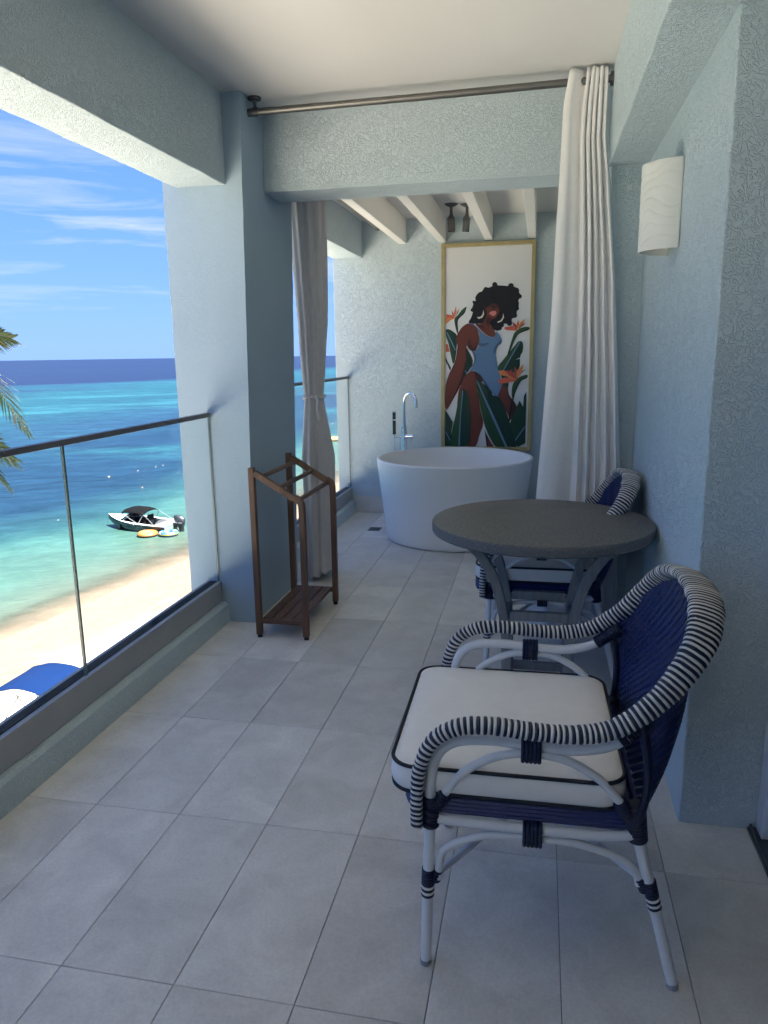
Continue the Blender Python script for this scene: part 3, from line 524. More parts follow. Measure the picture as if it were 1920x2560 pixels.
ART = [('leafd',1,[(42,1054),(69,1058),(115,1030),(138,994),(134,882),(121,793),(103,766),(84,838),(65,928),(44,1009)]),('leafl',1,[(42,1027),(65,982),(97,892),(116,820),(103,770),(84,838),(65,928),(44,996)]),('vein',0,[(43,1036),(53,1036),(127,887),(123,869)]),('leafd',1,[(212,899),(244,863),(278,790),(268,737),(241,701),(214,656),(191,610),(173,583),(204,791)]),('vein',0,[(207,706),(215,706),(230,678),(222,672)]),('red',0,[(40,929),(56,937),(74,867),(40,866)]),('leafd',1,[(39,821),(56,784),(85,730),(78,707),(56,753),(40,785)]),('leafl',1,[(218,1244),(201,1192),(160,1162),(140,1127),(147,1025),(135,1034),(119,1097),(115,1145),(142,1175),(178,1218)]),('hair',1,[(218,1242),(203,1192),(165,1157),(144,1123),(148,1025),(139,1052),(133,1114),(151,1158),(192,1192)]),('red',0,[(46,1188),(92,1177),(122,1151),(78,1146),(64,1138),(43,1103),(40,1143)]),('orange',0,[(40,1152),(69,1160),(115,1150),(78,1133),(43,1103)]),('dred',0,[(89,1223),(105,1194),(122,1154),(96,1177)]),('orange',0,[(128,1253),(133,1211),(123,1154),(108,1194)]),('hair',0,[(160,1234),(143,1193),(127,1160),(137,1202)]),('hair',1,[(462,1431),(480,1415),(533,1410),(568,1406),(594,1418),(617,1400),(657,1382),(661,1356),(680,1317),(663,1294),(659,1275),(663,1232),(648,1193),(644,1154),(609,1133),(608,1099),(588,1082),(557,1095),(530,1087),(517,1048),(477,1038),(432,1063),(396,1090),(342,1100),(242,1107),(260,1155),(273,1199),(259,1212),(275,1260),(273,1281),(295,1290),(294,1320),(318,1356),(347,1366),(374,1400),(409,1397),(440,1412)]),('hair',0,[(480,1419),(477,1409),(469,1401),(458,1399),(447,1402),(439,1410),(436,1421),(438,1431),(446,1439),(457,1442),(469,1438),(477,1430)]),('hair',0,[(618,1405),(615,1393),(607,1385),(595,1382),(583,1386),(574,1394),(571,1406),(574,1418),(582,1426),(594,1428),(606,1425),(615,1416)]),('hair',0,[(665,1365),(662,1353),(653,1345),(642,1342),(630,1346),(621,1354),(617,1366),(620,1378),(629,1386),(641,1389),(653,1385),(661,1376)]),('hair',0,[(688,1317),(685,1308),(679,1301),(669,1299),(659,1301),(652,1309),(649,1318),(652,1327),(658,1334),(668,1336),(678,1334),(685,1326)]),('hair',0,[(402,1384),(400,1375),(393,1368),(383,1366),(373,1369),(366,1376),(363,1385),(366,1395),(373,1401),(383,1404),(392,1401),(400,1394)]),('hair',0,[(358,1346),(356,1336),(349,1330),(339,1327),(329,1330),(322,1337),(319,1347),(322,1356),(329,1363),(338,1365),(348,1362),(356,1355)]),('hair',0,[(324,1315),(322,1307),(316,1301),(308,1300),(300,1302),(294,1308),(292,1316),(294,1323),(299,1329),(308,1331),(316,1328),(322,1323)]),('hair',0,[(292,1283),(290,1277),(286,1273),(280,1272),(274,1273),(270,1278),(269,1283),(270,1289),(274,1293),(280,1294),(286,1293),(290,1288)]),('hair',0,[(286,1216),(284,1208),(278,1202),(270,1200),(262,1203),(256,1209),(254,1216),(256,1224),(262,1230),(270,1232),(278,1229),(284,1224)]),('hair',0,[(667,1219),(665,1211),(660,1205),(652,1203),(644,1206),(638,1212),(636,1219),(638,1227),(643,1233),(651,1235),(659,1232),(665,1226)]),('hair',0,[(652,1161),(649,1151),(642,1143),(631,1141),(620,1144),(612,1152),(609,1162),(612,1172),(620,1180),(630,1182),(641,1179),(649,1172)]),('hair',0,[(611,1099),(608,1087),(600,1079),(588,1076),(577,1080),(568,1088),(565,1100),(567,1111),(576,1119),(587,1122),(599,1119),(607,1110)]),('hair',0,[(525,1061),(523,1051),(515,1043),(504,1041),(493,1044),(485,1052),(482,1062),(485,1073),(493,1080),(503,1083),(514,1080),(522,1072)]),('hair',0,[(542,1083),(540,1075),(534,1069),(526,1067),(518,1070),(512,1076),(510,1083),(512,1091),(517,1097),(525,1099),(534,1097),(539,1091)]),('hair',0,[(665,1262),(663,1254),(657,1249),(649,1247),(641,1249),(635,1255),(633,1263),(635,1270),(640,1276),(648,1278),(656,1275),(662,1270)]),('hair',0,[(501,1050),(500,1045),(496,1041),(491,1040),(485,1042),(481,1045),(480,1051),(481,1056),(485,1060),(490,1061),(496,1060),(500,1056)]),('skin',1,[(380,1239),(395,1169),(349,1100),(297,1101),(342,1048),(397,1002),(442,984),(467,996),(467,1027),(432,1081),(418,1107),(440,1142),(430,1177)]),('skind',1,[(395,1147),(417,1151),(431,1138),(415,1103),(414,1068),(387,1108)]),('skin',1,[(390,1200),(394,1230),(429,1260),(456,1266),(487,1249),(501,1201),(475,1151),(444,1137),(408,1160)]),('skind',1,[(398,1230),(429,1260),(458,1266),(488,1247),(497,1214),(474,1228),(448,1207),(430,1238)]),('pink',1,[(414,1184),(439,1203),(470,1200),(473,1178),(453,1161),(431,1170)]),('earr',0,[(365,1215),(371,1179),(356,1150),(325,1139),(308,1156),(339,1157),(357,1177)]),('earr',0,[(533,1183),(541,1148),(522,1115),(491,1103),(482,1111),(512,1124),(529,1148)]),('skind',1,[(315,1097),(346,1087),(387,1055),(342,1070)]),('blue',1,[(242,1104),(278,1102),(324,1057),(374,1012),(424,986),(453,984),(469,1005),(477,1031),(505,1000),(525,960),(520,929),(497,912),(482,877),(479,824),(491,761),(510,680),(527,590),(524,526),(505,463),(450,507),(403,572),(347,664),(292,700),(237,694),(255,711),(280,745),(302,790),(281,853),(263,876),(317,888),(335,950),(329,1021),(297,1075)]),('blued',1,[(333,934),(371,932),(418,937),(394,916),(362,908),(335,915)]),('blued',1,[(455,837),(460,890),(479,921),(525,960),(517,928),(496,910),(480,877)]),('blued',1,[(267,871),(295,849),(306,799),(291,759),(255,719),(282,763),(289,799),(279,844)]),('blued',1,[(296,698),(338,673),(384,618),(422,554),(403,554),(352,627),(315,673)]),('skin',1,[(242,1103),(288,1082),(317,1048),(329,986),(326,942),(308,889),(281,871),(249,885),(227,921),(217,863),(220,791),(204,701),(173,583),(118,473),(43,360),(39,556),(70,675),(94,720),(126,792),(142,900),(134,990),(170,1060),(211,1095)]),('skind',1,[(216,791),(207,701),(175,583),(118,471),(81,416),(127,519),(168,611),(193,701)]),('skind',1,[(142,900),(126,792),(94,720),(75,680),(116,765),(135,828),(153,900)]),('skind',1,[(227,926),(239,961),(257,987),(255,943),(281,898),(308,924),(325,977),(330,1004),(327,942),(308,887),(281,869),(246,885)]),('skin',1,[(155,519),(173,574),(200,638),(246,690),(292,696),(318,655),(316,555),(331,473),(351,353),(375,242),(344,140),(308,36),(224,35),(223,148),(222,288),(174,381),(144,390)]),('skind',1,[(296,691),(347,654),(366,609),(316,609)]),('skin',1,[(535,590),(581,558),(595,490),(661,390),(644,335),(618,271),(580,335),(533,426),(500,472),(526,545)]),('skind',1,[(576,562),(597,490),(663,390),(627,289),(620,381),(600,472)]),('skind',0,[(388,186),(409,140),(466,33),(408,35)]),('skin',0,[(419,112),(471,33),(415,35)]),('leafd',1,[(496,729),(544,796),(623,892),(666,944),(693,944),(707,917),(704,860),(685,816),(676,714),(601,661),(585,553),(548,581),(524,662)]),('leafl',1,[(496,729),(544,796),(623,892),(671,943),(680,940),(633,857),(572,760),(533,698),(510,698)]),('paper',0,[(643,793),(693,810),(693,800)]),('vein',0,[(677,946),(684,942),(545,696),(535,699)]),('leafl',1,[(752,1063),(690,1058),(638,1024),(617,980),(575,835),(593,857),(638,967),(674,1010),(752,1041)]),('hair',1,[(752,1052),(695,1031),(648,993),(622,936),(579,840),(597,862),(641,967),(676,1010),(753,1039)]),('red',1,[(544,1061),(584,1070),(619,1072),(657,1039),(602,1038),(562,1043)]),('dred',0,[(611,1113),(650,1076),(655,1043),(621,1078)]),('red',0,[(662,1128),(669,1084),(655,1045),(650,1093)]),('orange',0,[(717,1131),(707,1092),(661,1043),(672,1093)]),('hair',0,[(731,1098),(690,1068),(662,1045),(694,1085)]),('leafl',1,[(746,662),(691,647),(645,616),(621,553),(621,472),(643,481),(657,553),(692,607),(747,635)]),('hair',1,[(747,640),(696,607),(662,539),(641,472),(625,390),(607,257),(598,280),(613,408),(632,490),(657,562),(696,620)]),('orange',1,[(501,698),(564,697),(610,666),(652,611),(574,648),(524,662)]),('dred',0,[(551,702),(596,695),(609,708),(637,661),(660,623),(601,652)]),('red',1,[(498,611),(547,637),(611,634),(654,610),(571,594),(526,588)]),('dred',0,[(640,732),(659,705),(658,620),(637,670)]),('orange',0,[(715,756),(709,705),(659,620),(663,696)]),('hair',0,[(745,713),(699,678),(665,623),(703,691)]),('leafd',0,[(610,243),(652,362),(689,442),(720,385),(724,480),(745,519),(746,68),(683,29),(640,104),(620,169)]),('leafl2',0,[(614,248),(654,362),(689,435),(715,385),(738,371),(739,216),(649,91),(627,169)]),('vein',0,[(739,225),(739,202),(657,81),(648,86)]),('leafd',0,[(37,362),(72,306),(105,250),(93,166),(99,36),(33,35)]),('vein',0,[(37,170),(49,161),(84,91),(79,81)]),('leafd',1,[(187,533),(224,519),(248,445),(253,390),(266,288),(260,148),(233,37),(96,36),(96,147),(128,307),(155,446)]),('leafl',1,[(187,533),(185,427),(175,288),(166,166),(160,36),(96,36),(96,147),(128,307),(155,446)]),('vein',0,[(188,530),(196,528),(177,288),(169,39),(156,39),(169,288)]),('leafd',1,[(311,619),(366,591),(440,527),(455,490),(514,463),(571,353),(610,243),(639,142),(673,30),(596,22),(503,27),(447,94),(399,196),(370,288),(341,427)]),('leafl',1,[(311,619),(367,518),(415,390),(481,243),(539,104),(577,24),(503,27),(447,94),(399,196),(370,288),(341,427)]),('vein',0,[(314,614),(322,612),(405,436),(490,261),(591,25),(573,25),(467,261),(387,436)])]
def art():
    keys = list(ARTC); mats = [mat('print_'+k, ARTC[k], 0.5, spec=0.35) for k in keys]; m = MB(); y = -0.0305
    for ci, (c, sm, pts) in enumerate(ART):
        P = [Vector((x/1000, 0, z/1000)) for x, z in pts]
        if sm: P = cat(P, 5, True)
        Q = []
        for p in P:
            q = (min(max(p.x, b+0.001), W_-b-0.001), y, min(max(p.z, b+0.001), H_-b-0.001))
            if not Q or (Vector(Q[-1])-Vector(q)).length > 1e-4: Q.append(q)
        m.add(Q, [tuple(range(len(Q)))], keys.index(c)); y -= 0.00012
    return m.build('print', mats, pic)
art()

# ================================================================ towel rack
rk = thing('towel_rack', 'brown wooden towel rack with slatted base beside the pillar', 'towel rack', (-1.283, 3.758, 0))
def rect_sweep(path, wy, t, y):
    P = [Vector((p[0], y, p[1])) for p in path]; n = len(P); vs = []
    for i in range(n):
        a = P[max(0, i-1)]; c = P[min(n-1, i+1)]; T = (c-a).normalized(); nrm = Vector((-T.z, 0, T.x))
        for sy, sn in ((-1,-1),(1,-1),(1,1),(-1,1)): vs.append(P[i]+Vector((0, sy*wy/2, 0))+nrm*sn*t/2)
    fs = [(3,2,1,0), tuple((n-1)*4+k for k in range(4))]
    for i in range(n-1):
        for k in range(4): fs.append((i*4+k, i*4+(k+1) % 4, i*4+4+(k+1) % 4, i*4+4+k))
    return vs, fs
for yy in (-0.285, 0.287):
    MB().box(-0.143, -0.112, yy-0.015, yy+0.015, 0.017, 0.903).build('tall_post', M['wood'], rk, bevel=0.003)
    pth = [(-0.1115, 0.876), (0.02, 0.795), (0.085, 0.755)] + [(0.085+0.046*math.sin(a), 0.711+0.046*math.cos(a)-0.002) for a in [R(25), R(45), R(65), R(85)]] + [(0.132, 0.60), (0.131, 0.3), (0.129, 0.017)]
    v, f = rect_sweep(pth, 0.030, 0.031, yy); MB().add(v, f).build('sloping_post', M['wood'], rk, bevel=0.003)
    for xx in (-0.1275, 0.129): MB().lathe([(0, 0), (0.013, 0), (0.013, 0.018), (0, 0.018)], (xx, yy, 0.0003), 14).build('foot', M['rubber'], rk, smooth=True)
    MB().box(-0.112, 0.114, yy-0.011, yy+0.011, 0.078, 0.104).build('end_rail', M['wood'], rk, bevel=0.002)
for xx, zz in ((-0.080, 0.862), (0.010, 0.806), (0.098, 0.738)):
    MB().tube([(xx, -0.272, zz-0.006), (xx, 0.274, zz-0.006)], 0.0125, 10).build('towel_bar', M['wood'], rk, smooth=True)
for k in range(4):
    x0 = -0.110+k*0.056
    MB().box(x0, x0+0.049, -0.274, 0.276, 0.088, 0.1055).build('slat', M['wood'], rk, bevel=0.002)

# ================================================================ round table
tb = thing('round_table', 'round table with dark stone top on curved grey wooden legs', 'table', (0.022, 3.010, 0))
Rt = 0.444
m = MB(); n = 120; prof = [(0, 0.738), (Rt-0.03, 0.738), (Rt-0.004, 0.739), (Rt, 0.744), (Rt+0.001, 0.762), (Rt, 0.775), (Rt-0.003, 0.780), (Rt-0.007, 0.7815), (0.3, 0.7815), (0, 0.7815)]
m.lathe(prof, (0, 0, 0), n)
for fi in range(len(m.f)): m.m[fi] = 1 if 2*n <= fi < 6*n else 0
m.build('table_top', [M['stone'], M['stone_edge']], tb, smooth=True, angle=30)
for sx in (-1, 1):
    for sy in (-1, 1):
        pts = cat([(0.240, 0.7365), (0.205, 0.69), (0.166, 0.58), (0.142, 0.46), (0.129, 0.34), (0.124, 0.2), (0.122, 0.0015)], 5)if False else cat([(0.292, 0, 0.7365), (0.236, 0, 0.68), (0.178, 0, 0.57), (0.146, 0, 0.45), (0.129, 0, 0.34), (0.124, 0, 0.2), (0.122, 0, 0.0015)], 5)
        m = MB(); vs = []; fs = []
        for i, p in enumerate(pts):
            q = pts[min(len(pts)-1, i+1)]-pts[max(0, i-1)]; a = Vector((-q.z, 0, q.x)).normalized()
            rr = p.x
            for sa, sb in ((-1,-1),(1,-1),(1,1),(-1,1)):
                vs.append((sx*(rr+a.x*sa*0.019), sy*(0.128 + (rr-0.122)*0.45)+sb*0.019, p.z+a.z*sa*0.019 if 0 < i < len(pts)-1 else p.z))
        for i in range(len(pts)-1):
            for k in range(4): fs.append((i*4+k, i*4+(k+1) % 4, i*4+4+(k+1) % 4, i*4+4+k))
        fs += [(0,1,2,3), tuple((len(pts)-1)*4+k for k in (3,2,1,0))]
        m.add(vs, fs).build('leg', M['greywood'], tb, bevel=0.003)
for sy in (-1, 1):
    MB().box(-0.112, 0.112, sy*0.135-0.013, sy*0.135+0.013, 0.395, 0.433).build('stretcher', M['greywood'], tb, bevel=0.002)
    MB().box(-0.105, 0.105, sy*0.130-0.014, sy*0.130+0.014, 0.070, 0.105).build('stretcher', M['greywood'], tb, bevel=0.002)
for sx in (-1, 1):
    MB().box(sx*0.134-0.013, sx*0.134+0.013, -0.116, 0.116, 0.345, 0.383).build('stretcher', M['greywood'], tb, bevel=0.002)
    MB().box(sx*0.124-0.014, sx*0.124+0.014, -0.110, 0.110, 0.070, 0.104).build('stretcher', M['greywood'], tb, bevel=0.002)
MB().box(-0.235, 0.235, -0.02, 0.02, 0.705, 0.7375).build('top_batten', M['greywood'], tb)
MB().box(-0.02, 0.02, -0.21, 0.21, 0.7045, 0.737).build('top_batten', M['greywood'], tb)

# ================================================================ wicker armchairs
def rrect(x0, x1, y0, y1, r, n=7, inset=0.0):
    x0 += inset; x1 -= inset; y0 += inset; y1 -= inset; r = max(0.004, r-inset); out = []
    for cx, cy, a0 in ((x1-r, y1-r, 0), (x0+r, y1-r, 90), (x0+r, y0+r, 180), (x1-r, y0+r, 270)):
        for k in range(n+1): a = R(a0+90*k/n); out.append((cx+r*math.cos(a), cy+r*math.sin(a)))
    return out
def wrap(mb, path, r, pitch, mi_fn, seg=12, over=1.0):
    """bands of strand wound round a pole"""
    P = resample([Vector(p) for p in path], pitch)
    for i in range(len(P)-1):
        a, c = P[i], P[i+1]; T = (c-a).normalized(); u = T.orthogonal().normalized(); w = T.cross(u); vs = []; fs = []
        for q, (t, s) in enumerate(((0.02, 0.92), (0.25, 1.0), (0.75, 1.0), (0.98, 0.92))):
            for k in range(seg): an = 2*math.pi*k/seg; vs.append(a.lerp(c, t)+(u*math.cos(an)+w*math.sin(an))*r*s)
        for q in range(3):
            for k in range(seg): fs.append((q*seg+k, q*seg+(k+1) % seg, (q+1)*seg+(k+1) % seg, (q+1)*seg+k))
        fs += [tuple(reversed(range(seg))), tuple(3*seg+k for k in range(seg))]
        mb.add(vs, fs, mi_fn(i))
def hoop_half():
    # position, long axis of the section, half length, half thickness
    return [((-0.252, -0.302, 0.392), (-1, 0, 0), .0135, .0145), ((-0.252, -0.302, 0.465), (-1, 0, 0.0), .0145, .0155), ((-0.245, -0.302, 0.540), (-0.97, 0, 0.2), .0155, .0170),
            ((-0.217, -0.302, 0.609), (-0.75, 0, 0.65), .0165, .0190), ((-0.162, -0.302, 0.648), (-0.3, 0, 0.95), .0175, .0210), ((-0.090, -0.302, 0.658), (0, 0, 1), .0180, .0220),
            ((0.006, -0.302, 0.652), (0.02, 0, 1), .0180, .0220), ((0.093, -0.301, 0.652), (-0.05, 0, 1), .0185, .0220), ((0.172, -0.297, 0.671), (-0.3, 0, 0.95), .0200, .0220),
            ((0.248, -0.287, 0.727), (-0.6, 0.05, 0.8), .0240, .0215), ((0.302, -0.268, 0.789), (-0.8, 0.05, 0.6), .0300, .0205), ((0.342, -0.232, 0.846), (-0.92, 0.05, 0.38), .0350, .0190),
            ((0.365, -0.168, 0.885), (-0.97, 0.02, 0.22), .0390, .0175), ((0.377, -0.085, 0.901), (-0.98, 0, 0.20), .0400, .0170), ((0.380, 0.0, 0.905), (-0.98, 0, 0.20), .0400, .0170)]
def make_chair(label):
    ch = thing('armchair', label, 'armchair', (0, 0, 0), 0, 'wicker armchairs at the table')
    # frame
    for s in (-1, 1):
        MB().tube(cat([(-0.236, s*0.272, 0.014), (-0.230, s*0.277, 0.22), (-0.2235, s*0.280, 0.42), (-0.2225, s*0.281, 0.50), (-0.208, s*0.281, 0.566), (-0.165, s*0.281, 0.604), (-0.09, s*0.281, 0.614), (0.02, s*0.281, 0.608), (0.10, s*0.281, 0.607), (0.175, s*0.279, 0.627), (0.238, s*0.272, 0.676)], 6), 0.0132, 14).build('front_leg', M['frame_white'], ch, smooth=True)
        MB().tube(cat([(0.336, s*0.244, 0.014), (0.300, s*0.248, 0.155), (0.262, s*0.252, 0.30), (0.234, s*0.256, 0.415), (0.226, s*0.258, 0.47)], 6), 0.0132, 14).build('rear_leg', M['frame_white'], ch, smooth=True)
        for (x, y) in ((-0.2365, s*0.272), (0.337, s*0.244)):
            MB().lathe([(0, 0), (0.011, 0), (0.0140, 0.003), (0.0140, 0.016), (0, 0.018)], (x, y, 0.0003), 14).build('foot_cap', M['foot'], ch, smooth=True)
        ar = cat([(-0.196, s*0.279, 0.462), (-0.150, s*0.283, 0.528), (-0.075, s*0.284, 0.576), (0.0, s*0.284, 0.590), (0.075, s*0.283, 0.580), (0.145, s*0.279, 0.540), (0.200, s*0.272, 0.476), (0.215, s*0.268, 0.45)], 6)
        MB().tube(ar, 0.0100, 12).build('side_arch', M['frame_white'], ch, smooth=True)
        MB().tube([(-0.222, s*0.278, 0.404), (-0.05, s*0.279, 0.400), (0.15, s*0.272, 0.396), (0.228, s*0.262, 0.400)], 0.0122, 12).build('side_rail', M['frame_white'], ch, smooth=True)
        MB().tube(cat([(-0.205, s*0.276, 0.245), (-0.203, s*0.276, 0.285), (-0.188, s*0.276, 0.325), (-0.125, s*0.276, 0.362), (-0.06, s*0.276, 0.376), (0.07, s*0.272, 0.374), (0.14, s*0.266, 0.360), (0.205, s*0.258, 0.334), (0.238, s*0.252, 0.300), (0.248, s*0.250, 0.268)], 5), 0.0096, 12).build('lower_arch', M['frame_white'], ch, smooth=True)
        # crossed braces
        MB().tube([(-0.217, s*0.262, 0.236), (0.010, s*-0.004, 0.316+0.011*s)], 0.0082, 10).build('cross_brace', M['frame_white'], ch, smooth=True)
        MB().tube([(0.260, s*0.240, 0.272), (0.012, s*0.004, 0.318+0.011*s)], 0.0082, 10).build('cross_brace', M['frame_white'], ch, smooth=True)
        # bindings
        def band(path, r, pitch=0.0075, stripes=None, name='binding'):
            m = MB(); wrap(m, path, r, pitch, (lambda i: 0) if stripes is None else stripes); return m.build(name, [M['navy'], M['strand_white']], ch, smooth=True)
        m = MB()                                                  # straps that tie arch to arm and arch to rail
        for k in range(5):
            x = -0.018+k*0.0088
            lp = rrect(-0.0145, 0.0145, -0.028, 0.026, 0.013, 4)
            m.tube([(x, s*0.283+a, 0.600+c) for a, c in lp], 0.0050, 6, closed=True)
        m.build('arm_binding', M['navy'], ch, smooth=True)
        m = MB()
        for k in range(5):
            x = -0.010+k*0.0088
            lp = rrect(-0.0145, 0.0145, -0.026, 0.028, 0.013, 4)
            m.tube([(x, s*0.277+a, 0.386+c) for a, c in lp], 0.0048, 6, closed=True)
        m.build('rail_binding', M['navy'], ch, smooth=True)
        band([(-0.223, s*0.280, 0.385), (-0.2225, s*0.281, 0.462)], 0.0205, name='front_joint_binding')
        m = MB(); wrap(m, [(-0.223, s*0.280, 0.425), (-0.188, s*0.279, 0.470)], 0.0165, 0.0075, lambda i: 0); m.build('arch_joint_binding', M['navy'], ch, smooth=True)
        band([(0.238, s*0.256, 0.385), (0.228, s*0.260, 0.475)], 0.0225, name='rear_joint_binding')
        m = MB(); wrap(m, [(0.226, s*0.264, 0.425), (0.192, s*0.273, 0.487)], 0.0165, 0.0075, lambda i: 0); m.build('arch_joint_binding', M['navy'], ch, smooth=True)
        band([(0.185, s*0.278, 0.634), (0.244, s*0.271, 0.682)], 0.0180, name='arm_joint_binding')
        st = lambda n: (lambda i: 1 if (i >= n and (i-n) % 2 == 1) else 0)
        band([(-0.2285, s*0.277, 0.270), (-0.231, s*0.276, 0.196)], 0.0162, 0.0074, st(5), 'leg_binding')
        band([(-0.207, s*0.275, 0.268), (-0.214, s*0.272, 0.236)], 0.0135, 0.008, None, 'brace_binding')
        band([(0.268, s*0.2515, 0.282), (0.287, s*0.2495, 0.205)], 0.0162, 0.0074, st(5), 'leg_binding')
        band([(0.248, s*0.2505, 0.286), (0.262, s*0.247, 0.252)], 0.0135, 0.008, None, 'brace_binding')
    m = MB(); wrap(m, [(-0.012, 0, 0.318), (0.036, 0, 0.318)], 0.022, 0.008, lambda i: 0); m.build('cross_binding', M['navy'], ch, smooth=True)
    MB().tube([(-0.2235, -0.275, 0.402), (-0.2235, 0.275, 0.402)], 0.0115, 12).build('front_rail', M['frame_white'], ch, smooth=True)
    MB().tube([(0.232, -0.252, 0.402), (0.232, 0.252, 0.402)], 0.0115, 12).build('rear_rail', M['frame_white'], ch, smooth=True)
    # woven seat deck: stacked strand loops round a plate
    m = MB()
    m.box(-0.262, 0.222, -0.252, 0.252, 0.425, 0.455)
    for q, z in enumerate((0.420, 0.430, 0.440, 0.450, 0.458)):
        lp = rrect(-0.283, 0.236, -0.272, 0.272, 0.045, 6, 0.003*(q in (0, 4)))
        m.tube([(x, y, z+0.0012*math.sin(40*x+23*y)) for x, y in lp], 0.0062, 6, closed=True)
    m.build('seat_deck', M['weave'], ch, smooth=True)
    # seat cushion
    X0, X1, Y0, Y1, rr = -0.318, 0.206, -0.280, 0.280, 0.058
    m = MB(); vs = []; fs = []; n = len(rrect(X0, X1, Y0, Y1, rr, 9))
    prof = [(0.10, 0.463), (0.02, 0.463), (0.004, 0.466), (-0.001, 0.474), (-0.005, 0.492), (-0.004, 0.512), (0.0, 0.525), (0.005, 0.531), (0.022, 0.5350), (0.055, 0.5385), (0.10, 0.541), (0.16, 0.5425), (0.22, 0.543)]
    for ins, z in prof:
        for x, y in rrect(X0, X1, Y0, Y1, rr, 9, ins):
            nz = noise.noise(Vector((x*7, y*7, z*11+2)))*0.0035+noise.noise(Vector((x*15, y*21, z*30)))*0.0028*(1 if ins > 0 else .7)
            cxx = (x-(X0+X1)/2); cyy = y
            vs.append((x+(nz*0.6 if ins <= 0.005 else 0)*(1 if cxx > 0 else -1), y+(nz*0.6 if ins <= 0.005 else 0)*(1 if cyy > 0 else -1), z+(nz if ins > 0.01 and z > 0.5 else 0)))
    for i in range(len(prof)-1):
        for k in range(n): fs.append((i*n+k, i*n+(k+1) % n, (i+1)*n+(k+1) % n, (i+1)*n+k))
    fs += [tuple(reversed(range(n))), tuple((len(prof)-1)*n+k for k in range(n))]
    cu = m.add(vs, fs).build('seat_cushion', M['cushion'], ch, smooth='all')
    for z, ins in ((0.529, -0.0005), (0.466, 0.0005)):
        MB().tube([(x, y, z+0.002*noise.noise(Vector((x*9, y*9, z)))) for x, y in rrect(X0, X1, Y0, Y1, rr, 9, ins)], 0.0048, 8, closed=True).build('piping', M['piping'], cu, smooth=True)
    # wrapped rail: arms and hoop in one run of navy and white strand
    H = hoop_half(); full = H+[((p[0], -p[1], p[2]), a, l, t) for p, a, l, t in reversed(H[:-1])]
    pos = cat([h[0] for h in full], 10); nA = len(pos); K = len(full)
    def att(i):
        f = i/(nA-1)*(K-1); j = min(K-2, int(f)); t = f-j
        return Vector(full[j][1]).lerp(Vector(full[j+1][1]), t), lerp(full[j][2], full[j+1][2], t), lerp(full[j][3], full[j+1][3], t)
    L = [0]
    for a, c in zip(pos, pos[1:]): L.append(L[-1]+(c-a).length)
    def at(d):
        lo = 0; hi = nA-1
        while hi-lo > 1:
            mid = (lo+hi)//2
            if L[mid] <= d: lo = mid
            else: hi = mid
        t = max(0, min(1, (d-L[lo])/max(1e-9, L[lo+1]-L[lo]))); p = pos[lo].lerp(pos[lo+1], t)
        A0, l0, t0 = att(lo+t) if False else att(lo); A1, l1, t1 = att(min(nA-1, lo+1))
        T = (pos[min(nA-1, lo+2)]-pos[max(0, lo-1)]).normalized()
        A = A0.lerp(A1, t); A = (A-T*A.dot(T)).normalized(); B = T.cross(A).normalized()
        return p, T, A, B, lerp(l0, l1, t), lerp(t0, t1, t)
    pitch = 0.0065; n = int(L[-1]/pitch); m = MB(); seg = 18; rnd = random.Random(3)
    cuts = [0.0]
    for i in range(n): cuts.append(cuts[-1]+rnd.uniform(0.80, 1.20)*(1.06 if i % 2 else 0.94))
    for i in range(n):
        jit = rnd.uniform(-0.10, 0.10); vs = []; fs = []; tilt = 0.0022+rnd.uniform(-0.0008, 0.0008)
        for t, s in ((0.02, 0.90), (0.28, 1.0), (0.72, 1.0), (0.98, 0.90)):
            p, T, A, B, la, lb = at((cuts[i]+t*(cuts[i+1]-cuts[i]))*L[-1]/cuts[-1])
            for k in range(seg):
                an = 2*math.pi*k/seg; ca, sa = math.cos(an), math.sin(an)
                ca = math.copysign(abs(ca)**0.8, ca); sa = math.copysign(abs(sa)**0.8, sa)
                sc = s+(0.30*jit if s == 1.0 else 0.2*jit)
                vs.append(p+A*ca*la*sc+B*sa*lb*sc+T*tilt*math.sin(an+0.6))
        for q in range(3):
            for k in range(seg): fs.append((q*seg+k, q*seg+(k+1) % seg, (q+1)*seg+(k+1) % seg, (q+1)*seg+k))
        if i in (0, n-1): fs += [tuple(reversed(range(seg))), tuple(3*seg+k for k in range(seg))]
        m.add(vs, fs, 0 if i % 2 else 1)
    o = m.build('rail_wrap', [M['strand_navy'], M['strand_white']], ch, smooth='all'); tag(o, 'navy and white striped strand wound round arms and back hoop', kind='stuff')
    # woven back
    Tt = [(0, (.342, 0, .890)), (.35, (.338, .105, .880)), (.6, (.325, .185, .850)), (.8, (.300, .243, .798)), (.92, (.266, .272, .742)), (1.0, (.226, .284, .676))]
    Bt = [(0, (.258, 0, .405)), (.5, (.252, .140, .405)), (.8, (.240, .218, .405)), (1.0, (.226, .266, .405))]
    def edge(tab, u):
        a = abs(u); s = 1 if u >= 0 else -1
        for (u0, p0), (u1, p1) in zip(tab, tab[1:]):
            if a <= u1:
                t = (a-u0)/(u1-u0); q = Vector(p0).lerp(Vector(p1), t); return Vector((q.x, s*q.y, q.z))
        q = tab[-1][1]; return Vector((q[0], s*q[1], q[2]))
    def surf(u, v):
        p = edge(Bt, u).lerp(edge(Tt, u), v); q = math.sin(math.pi*min(1, v))
        return p+Vector((0.040*q*(1-0.55*u*u)+0.030*(1-u*u)*v*0.5, 0.012*q*u, 0))
    NU, NV = 66, 70; m = MB(); hw = 0.455
    def nrm(u, v):
        e = 0.01; a = surf(min(1, u+e), v)-surf(max(-1, u-e), v); c = surf(u, min(1, v+e))-surf(u, max(0, v-e)); return a.cross(c).normalized()
